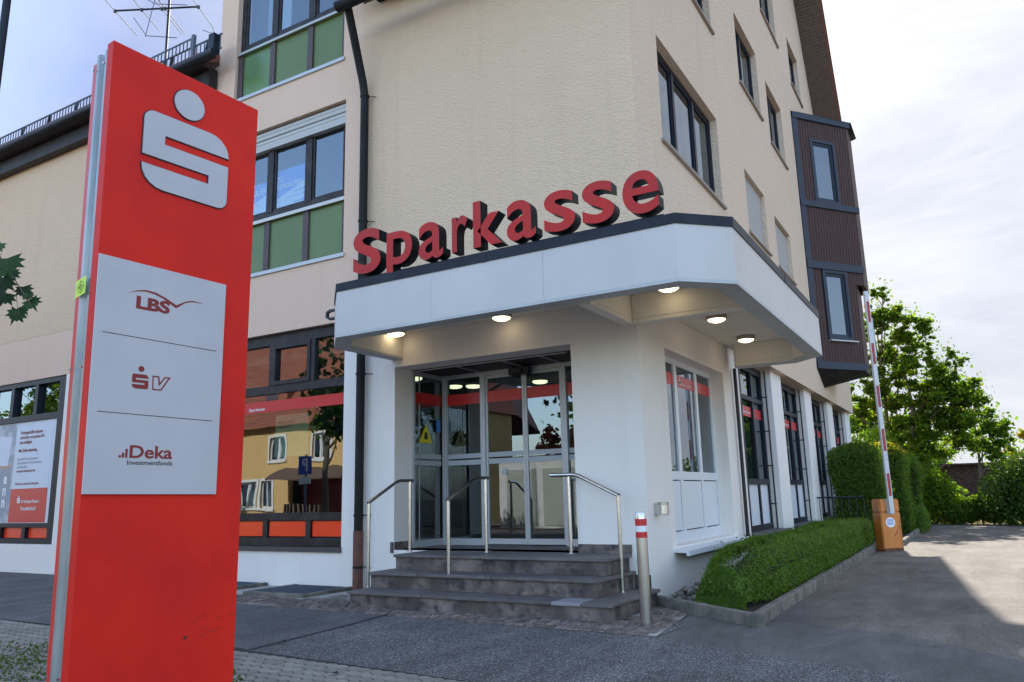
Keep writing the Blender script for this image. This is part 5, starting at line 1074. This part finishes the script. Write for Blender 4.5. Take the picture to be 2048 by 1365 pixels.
# parked car glimpse behind railing
# shed + far house
sh=thing('wooden_shed',(-.3,36,0),'dark slatted wooden shed behind the bushes','shed')
for k in range(16): MB().box(-2.4,2.2,35.97,36.0,.1+k*.118,.1+k*.118+.092).build('slat','shed',sh)
B('wall','shed',sh,-2.35,2.15,36.02,39,0,1.95); MB().ext([V3((-2.6,35.7,1.98)),V3((2.4,35.7,1.98)),V3((2.4,35.7,2.05)),V3((-2.6,35.7,2.05))],(0,3.6,.02)).build('roof','shed',sh)
fh=thing('distant_house',(2,70,0),'distant house with a red tiled roof beyond the shed','house')
x0,_,z0=at(2012,955,70); MB().box(x0-2.6,x0+3,70,78,0,z0-.9).build('wall','gwhite',fh); MB().ext([V3((x0-3.2,69.5,z0-1)),V3((x0+3.4,69.5,z0-1)),V3((x0,69.5,z0+.4))],(0,9,0)).build('roof','neighred',fh)
# ================================================================ rooftop antenna
ant=thing('rooftop_antenna',(-16.7,11.2,10),'rooftop television aerial on thin mast above the left wing','antenna')
MB().tube((-16.75,11.2,9.5),(-17.05,11.36,16.5),.035,8).build('mast','anth',ant)
b0=V3((-18.3,10.65,14.2)); b1=V3((-16.3,11.72,14.2)); MB().tube(b0,b1,.025,8).build('boom','anth',ant)
ed=V3((-.85,1.6,0)).normalized(); 
for k,(t,l1,l2) in enumerate(((0,.75,1.25),(.32,.9,1.05),(.56,1.0,1.3),(.60,1.0,1.3),(1,.9,.95))):
    c=b0.lerp(b1,t); e=MB(); e.tube(c-ed*l1,c+ed*l2*.9,.011,6); e.box(c.x-.03,c.x+.03,c.y-.03,c.y+.03,c.z-.05,c.z+.03); 
    if t==1: e.path([c+ed*l2*.9,c+ed*(l2+.15)+V3((-.05,0,-.08)),c+ed*l2*1.02+V3((-.2,-.2,-.1))],.011,6)
    e.build('element','snow',ant)
e=MB(); c=V3((-16.98,11.32,15.0)); e.tube(c+V3((-.2,-.1,.5)),c+V3((-.55,-.25,-1.6)),.01,6); e.path([c+V3((-.9,-.4,-1.0)),c+V3((-.5,-.25,-1.6)),c+V3((.3,.1,-1.75))],.011,6); e.path([c+V3((-1.1,-.5,-.1)),c+V3((-.3,-.2,-.7)),c+V3((.5,.2,-.8))],.011,6); e.build('element','snow',ant)
# street pole with red sign tip (upper left)
pl=thing('street_pole',(-6.78,3.0,0),'dark street pole cut by the left edge of the picture','pole')
MB().tube((-7.02,3.05,-.05),(-6.80,3.0,7.0),.032,14).build('pole','anth',pl,smooth=True)
rs=thing('red_hanging_board',(-5.5,3.4,5.2),'rounded lower edge of a red board at the top left above the aerial','sign')
c=V3(at(280,-12,3.6)); k=24
vs=[c+CR_*0 for CR_ in ()]
pts=[c+V3((.62,-.36,0)).normalized()*0+V3((math.cos(t)*.045,0,0))+V3((0,0,math.sin(t)*.03)) for t in [2*math.pi*i/k for i in range(k)]]
MB().ext(pts,(0,.02,0)).build('board','signedge',rs)
# ================================================================ near maple branch
mt=thing('street_maple',(-13.6,1.2,0),'street maple whose leafy branch hangs in at the left edge','tree')
def maple(scale):
    pts=[(0,0),(.18,-.06),(.50,-.12),(.38,.05),(.62,.20),(.40,.28),(.55,.52),(.28,.46),(.20,.60),(.10,.55),(0,.95),(-.10,.55),(-.20,.60),(-.28,.46),(-.55,.52),(-.40,.28),(-.62,.20),(-.38,.05),(-.50,-.12),(-.18,-.06)]
    return [(x*scale,y*scale) for x,y in pts]
def mleaf(mb,c,d,n_,s):
    d=V3(d).normalized(); n_=V3(n_).normalized(); t=d.cross(n_).normalized(); n_=t.cross(d)
    P_=maple(s); vs=[V3(c)+t*x+d*y+n_*(-.18*abs(x)+.05*math.sin(y*20/s*.2)*s) for x,y in P_]; ctr=V3(c)+d*(.25*s)
    mb.add(vs+[ctr],[(i,(i+1)%len(vs),len(vs)) for i in range(len(vs))])
lm=MB(); rr_=random.Random(3)
LEAVES=[(22,535,.19,(60,575)),(8,505,.12,(20,500)),(15,575,.15,(10,560)),(52,592,.12,(50,600)),(65,618,.12,(72,625)),(42,640,.13,(40,650)),(20,605,.13,(10,610)),(5,545,.15,None),(-15,560,.18,None),(-20,600,.16,None),(28,560,.12,None),(62,605,.08,None),(-30,520,.18,None),(0,590,.14,None),(48,632,.1,None)]
for a,b,s,_ in LEAVES:
    y=3.55+rr_.uniform(-.12,.12); c=at(a-6,b-18,y); tx=rr_.uniform(-.5,.9)
    mleaf(lm,c,(tx*.86,tx*.5,-1),(.55+rr_.uniform(-.4,.4),-.85,rr_.uniform(-.3,.5)),s*1.25)
for k in range(900):     # crown outside the picture, seen in reflections
    a=rr_.uniform(0,6.28); e=rr_.uniform(-1.2,1.4); q=rr_.uniform(.5,1)**.5; c=(-13.8+math.cos(a)*math.cos(e)*1.8*q,1.1+math.sin(a)*math.cos(e)*1.9*q,4.4+math.sin(e)*1.7*q)
    P_=px(c)
    if P_[0]>-25 and P_[0]<3000: continue
    mleaf(lm,c,(rr_.uniform(-1,1),rr_.uniform(-1,1),-.8),(rr_.uniform(-1,1),rr_.uniform(-1,1),rr_.uniform(-.3,1)),.17)
lm.build('crown','leafmaple',mt)
b=MB(); b.path([(-13.6,1.2,-.1),(-13.65,1.15,2.5),(-13.8,1.0,5)],[.13,.10,.04],10); b.path([(-13.65,1.15,2.9),(-9.6,2.9,3.9),at(-10,500,3.6),at(30,560,3.58),at(62,612,3.55)],[.05,.03,.012,.005,.003],6); b.path([at(32,590,3.56),at(38,630,3.56)],[.003,.002],5); b.build('trunk','bark',mt,smooth=True)
# weeds & fallen leaves
def gz(a,b,z=0):
    dd=CR*(a-1024)/F-CU*(b-682.5)/F+fw; t=(z-1.2)/dd[2]; return dd[0]*t,dd[1]*t
r=np.random.default_rng(9); L1=[]
for k in range(1500):
    a=r.uniform(-60,92); b=1290+abs(r.normal())*45
    if b<1300+ (60-a)*.35 and r.random()<.75: continue
    x,y=gz(a,b); L1.append((x+r.normal()*.03,y+r.normal()*.03,.008+r.random()*.035))
leafmesh('weeds',L1,.022,'grass',None,kind='stuff',seed=6)
L1=[(gz(440,1372)[0]+r.normal()*.10,gz(440,1372)[1]+r.normal()*.05,.01+abs(r.normal())*.05) for k in range(140)]
leafmesh('weeds',L1,.03,'grass',None,kind='stuff',seed=7)
for k,(a,b) in enumerate(((833,1219),(537,1195),(34,1301),(1946,1145),(980,1105),(566,1288),(668,1354))):
    x,y=gz(a,b,.54 if k==4 else 0); z=.545 if k==4 else .018; mb=MB(); s=.03; mb.add([(x-s,y-s*.5,z),(x,y-s,z+.012),(x+s,y,z+.004),(x+.3*s,y+s,z+.016),(x-s,y+s*.4,z+.006)],[(0,1,2,3,4)])
    tag(mb.build('fallen_leaf','leaffallen' if k<5 else 'black'),['brown fallen leaf at the foot of the lowest step','pale leaf on the rim of the floor grate','red leaf on the pavers left of the sign','brown leaf lying alone on the sunlit driveway','tiny leaf on the top landing','dark leaf on the pavers nearest the red sign','dark blob on the pavers at the bottom edge'][k],'leaf')
# ================================================================ across the street (seen in the glass)
yh=thing('yellow_house',(-28,-10,0),'sunlit yellow house with red tiled roof reflected in the big window','house')
FY=(Vector((0,-10,0)),Vector((-1,0,0)),Vector((0,1,0)))   # u = -X
hl=[]; 
for x in (-29.2,-26.3,-23.4,-20.9): hl.append((-x-.48,-x+.48,3.15,4.35))
for x in (-31.2,-29.9): hl.append((-x-.5,-x+.5,.9,2.2))
hl.append((24.3,28.3,.05,2.2))
wall('wall',FY,18.5,41,-.05,4.95,hl,'yhouse',yh,th=.25)
for a,b,c,d in hl[:-1]:
    window(yh,FY,a,b,c,d,((a+b)/2,),(),n=-.1,fw_=.07,m='whitemetal',g='glass',sash=.02)
    MB().fb(FY,a-.12,a,c-.05,d+.12,0,.03).fb(FY,b,b+.12,c-.05,d+.12,0,.03).fb(FY,a,b,d,d+.12,0,.03).fb(FY,a-.15,b+.15,c-.12,c,0,.08).build('window_trim','gwhite',yh)
    MB().fb(FY,a+.1,b-.1,c,d,-.5,-.48).build('curtain','gdoor',yh)
B('side_wall','yhouse',yh,-18.75,-18.5,-12.6,-10.26,0,4.95); B('rear_room','roomdark',yh,-41,-19.7,-13.1,-13,0,4.9)
MB().add([(-18.3,-9.6,4.95),(-18.3,-12.8,4.95),(-22.3,-16,10.95),(-22.3,-22.4,4.95)],[(0,1,2),(1,3,2)]).build('hip_roof','tile',yh)
rt=MB()
for k in range(38):
    t=k/38; y=-9.6-6.4*t; z=4.85+6.1*t; rt.ext([V3((-41.5,y,z)),V3((-41.5,y-.19,z+.16)),V3((-41.5,y-.19,z+.20)),V3((-41.5,y,z+.07))],(23.2-4.0*t,0,0))
rt.build('roof_tiles','tile',yh); MB().ext([V3((-41.5,-16,10.9)),V3((-41.5,-22.4,4.85)),V3((-41.5,-22.4,4.95)),V3((-41.5,-16,11.0))],(19.2,0,0)).build('roof','neighred',yh)
for x in (-30.6,-27.4): MB().box(x-.8,x+.8,-13,-10.9,5.6,6.9).build('dormer','tile',yh); MB().box(x-.45,x+.45,-10.9,-10.86,5.95,6.6).build('dormer_window','glass',yh)
MB().box(-27.9,-27.5,-16.3,-15.5,10.4,11.8).build('chimney','tile',yh)
MB().ext([V3((-28.6,-10,2.75)),V3((-28.6,-8.7,2.25)),V3((-28.6,-8.7,2.18)),V3((-28.6,-10,2.6))],(4.6,0,0)).build('awning','woodbrown',yh); B('shop_front','darkred',yh,-28.2,-24.4,-10.9,-10.8,.05,2.2)
for k in range(10): B('stacked_chair','woodbrown',yh,-27.6+k*.25,-27.5+k*.25,-9.4,-8.9,.05,1.1)
ps=thing('parking_sign',(-14.28,2.78,0),'blue parking sign on a grey pole reflected in big window','sign')
MB().tube((-14.28,2.78,0),(-14.28,2.78,2.35),.03,10).build('pole','snow',ps); MB().box(-14.5,-14.06,2.80,2.82,1.85,2.3).build('sign_plate','parkblue',ps); MB().box(-14.45,-14.1,2.80,2.82,1.62,1.8).build('small_plate','print_white',ps)
text('print','P','print_white',ps,(0,2.825,0),(-1,0,0),(0,0,1),(14.18,14.40,1.92,2.24),.03)
gr=thing('white_garage',(-15,-7.3,0),'white garage with pale doors reflected in the entrance glass','garage')
B('wall','gwhite',gr,-16.0,-10.4,-10,-7.3,0,2.55); B('roof','anth',gr,-16.2,-10.2,-10.1,-7.2,2.55,2.7)
for x in (-15.0,-13.4,-11.8): B('door_panel','gdoor',gr,x-.65,x+.65,-7.29,-7.26,.1,2.2)
ca=thing('white_car',(-18.3,-6.9,0),'white parked car reflected low in the left door pane','car')
prof=[(-2.1,.35),(-2.15,.75),(-1.95,.98),(-1.3,1.05),(-.7,1.45),(.6,1.48),(1.3,1.05),(2.0,.92),(2.15,.6),(2.1,.35)]
cc=lambda x,z,y:( -18.9+x*-1,y,z)
MB().ext([V3(cc(x,z,-7.8)) for x,z in prof],(0,1.7,0)).build('body','carwhite',ca,bevel=.06,seg=2)
for x in (-1.35,1.35):
    MB().tube(cc(x,.32,-6.3),cc(x,.32,-6.05),.32,20).build('wheel','tyre',ca,smooth=True)
MB().ext([V3(cc(x,z,-6.09)) for x,z in ((-1.2,1.06),(-.68,1.38),(.55,1.4),(1.1,1.06))],(0,.02,0)).build('side_window','blackframe',ca); MB().box(-16.78,-16.70,-7.6,-6.15,.75,.92).build('tail_lamp','carred',ca)
for i,(x,y,h,cl,m,lab) in enumerate(((-13.5,-13,6,[(-13.5,-13,4.3,1.6),(-12.3,-13,3.9,1.3),(-14.9,-13,4.4,1.2)],'leaf','green tree behind the garage, seen in the door glass'),(-14,-8.8,3,[(-14.9,-9.6,3.1,.7),(-13.7,-9.4,3.3,.8),(-12.5,-9.4,3.3,.8),(-11.3,-9.5,3.2,.8)],'leafred','copper-leaved tree above the white garage roof'),(-33,-1,7,[(-33,-1,5.2,1.9),(-31.4,-1.2,4.6,1.4),(-34.5,-1,4.7,1.6),(-33,-.5,6.6,1.2)],'leafbush','green tree reflected in the left wing window'),(-17.4,-1.2,5,[(-17.0,-1.2,3.5,.75),(-16.3,-1.3,4.2,.8),(-17.3,-1.3,4.5,.6)],'leafdark','dark street tree reflected at the right of the big window'),(9,-6,8,[(9,-6,5,2.5),(12,-5,5,2.2),(6,-7,5,2.2)],'leaf','broad tree across the street to the right'),(-9,-16,8,[(-9,-16,5,2.4),(-6,-16,5,2.4),(-3,-16,5,2.4)],'leafdark','dark tree row across the street behind the road'))):
    tree('street_tree',(x,y,0),h,cl,4500,.2,m,lab,.12,seed=60+i)

c2=dup(ca,loc=(-3.9,36.5,0),rz=rad(80)); c2['label']='white car with red tail lamp glimpsed through the railing beside the hedge'

spoly([(.0,.62),(1.0,.62),(1.0,.623),(.0,.623)],.0004,.0012,'panel_seam','dirt') if False else None
r=np.random.default_rng(77)
for k in range(26):
    y=r.uniform(7.6,18); x=-1.80+abs(r.normal())*.10; z=.002; q=r.uniform(.012,.024); mb=MB(); a=r.uniform(0,6)
    pts=[(x+math.cos(a+t)*q*(1 if i%2 else .55),y+math.sin(a+t)*q*(1 if i%2 else .55),z+r.uniform(0,.01)) for i,t in enumerate((0,1,2,3.1,4.2,5.2))]
    mb.add(pts,[(0,1,2,3,4,5)]); o=mb.build('fallen_leaf','leaffallen'); tag(o,'tiny dry brown leaf lying against the long kerb by the box hedge','leaf','dry leaves along the kerb')
for k in range(12):
    y=r.uniform(6.7,24); x=r.uniform(-1.3,1.2); q=r.uniform(.015,.03); mb=MB(); a=r.uniform(0,6)
    pts=[(x+math.cos(a+t)*q*(1 if i%2 else .55),y+math.sin(a+t)*q*(1 if i%2 else .55),.0+r.uniform(0,.012)) for i,t in enumerate((0,1,2,3.1,4.2,5.2))]
    mb.add(pts,[(0,1,2,3,4,5)]); o=mb.build('fallen_leaf','leaffallen'); tag(o,'small dry leaf scattered out on the open driveway asphalt','leaf','dry leaves on the driveway')
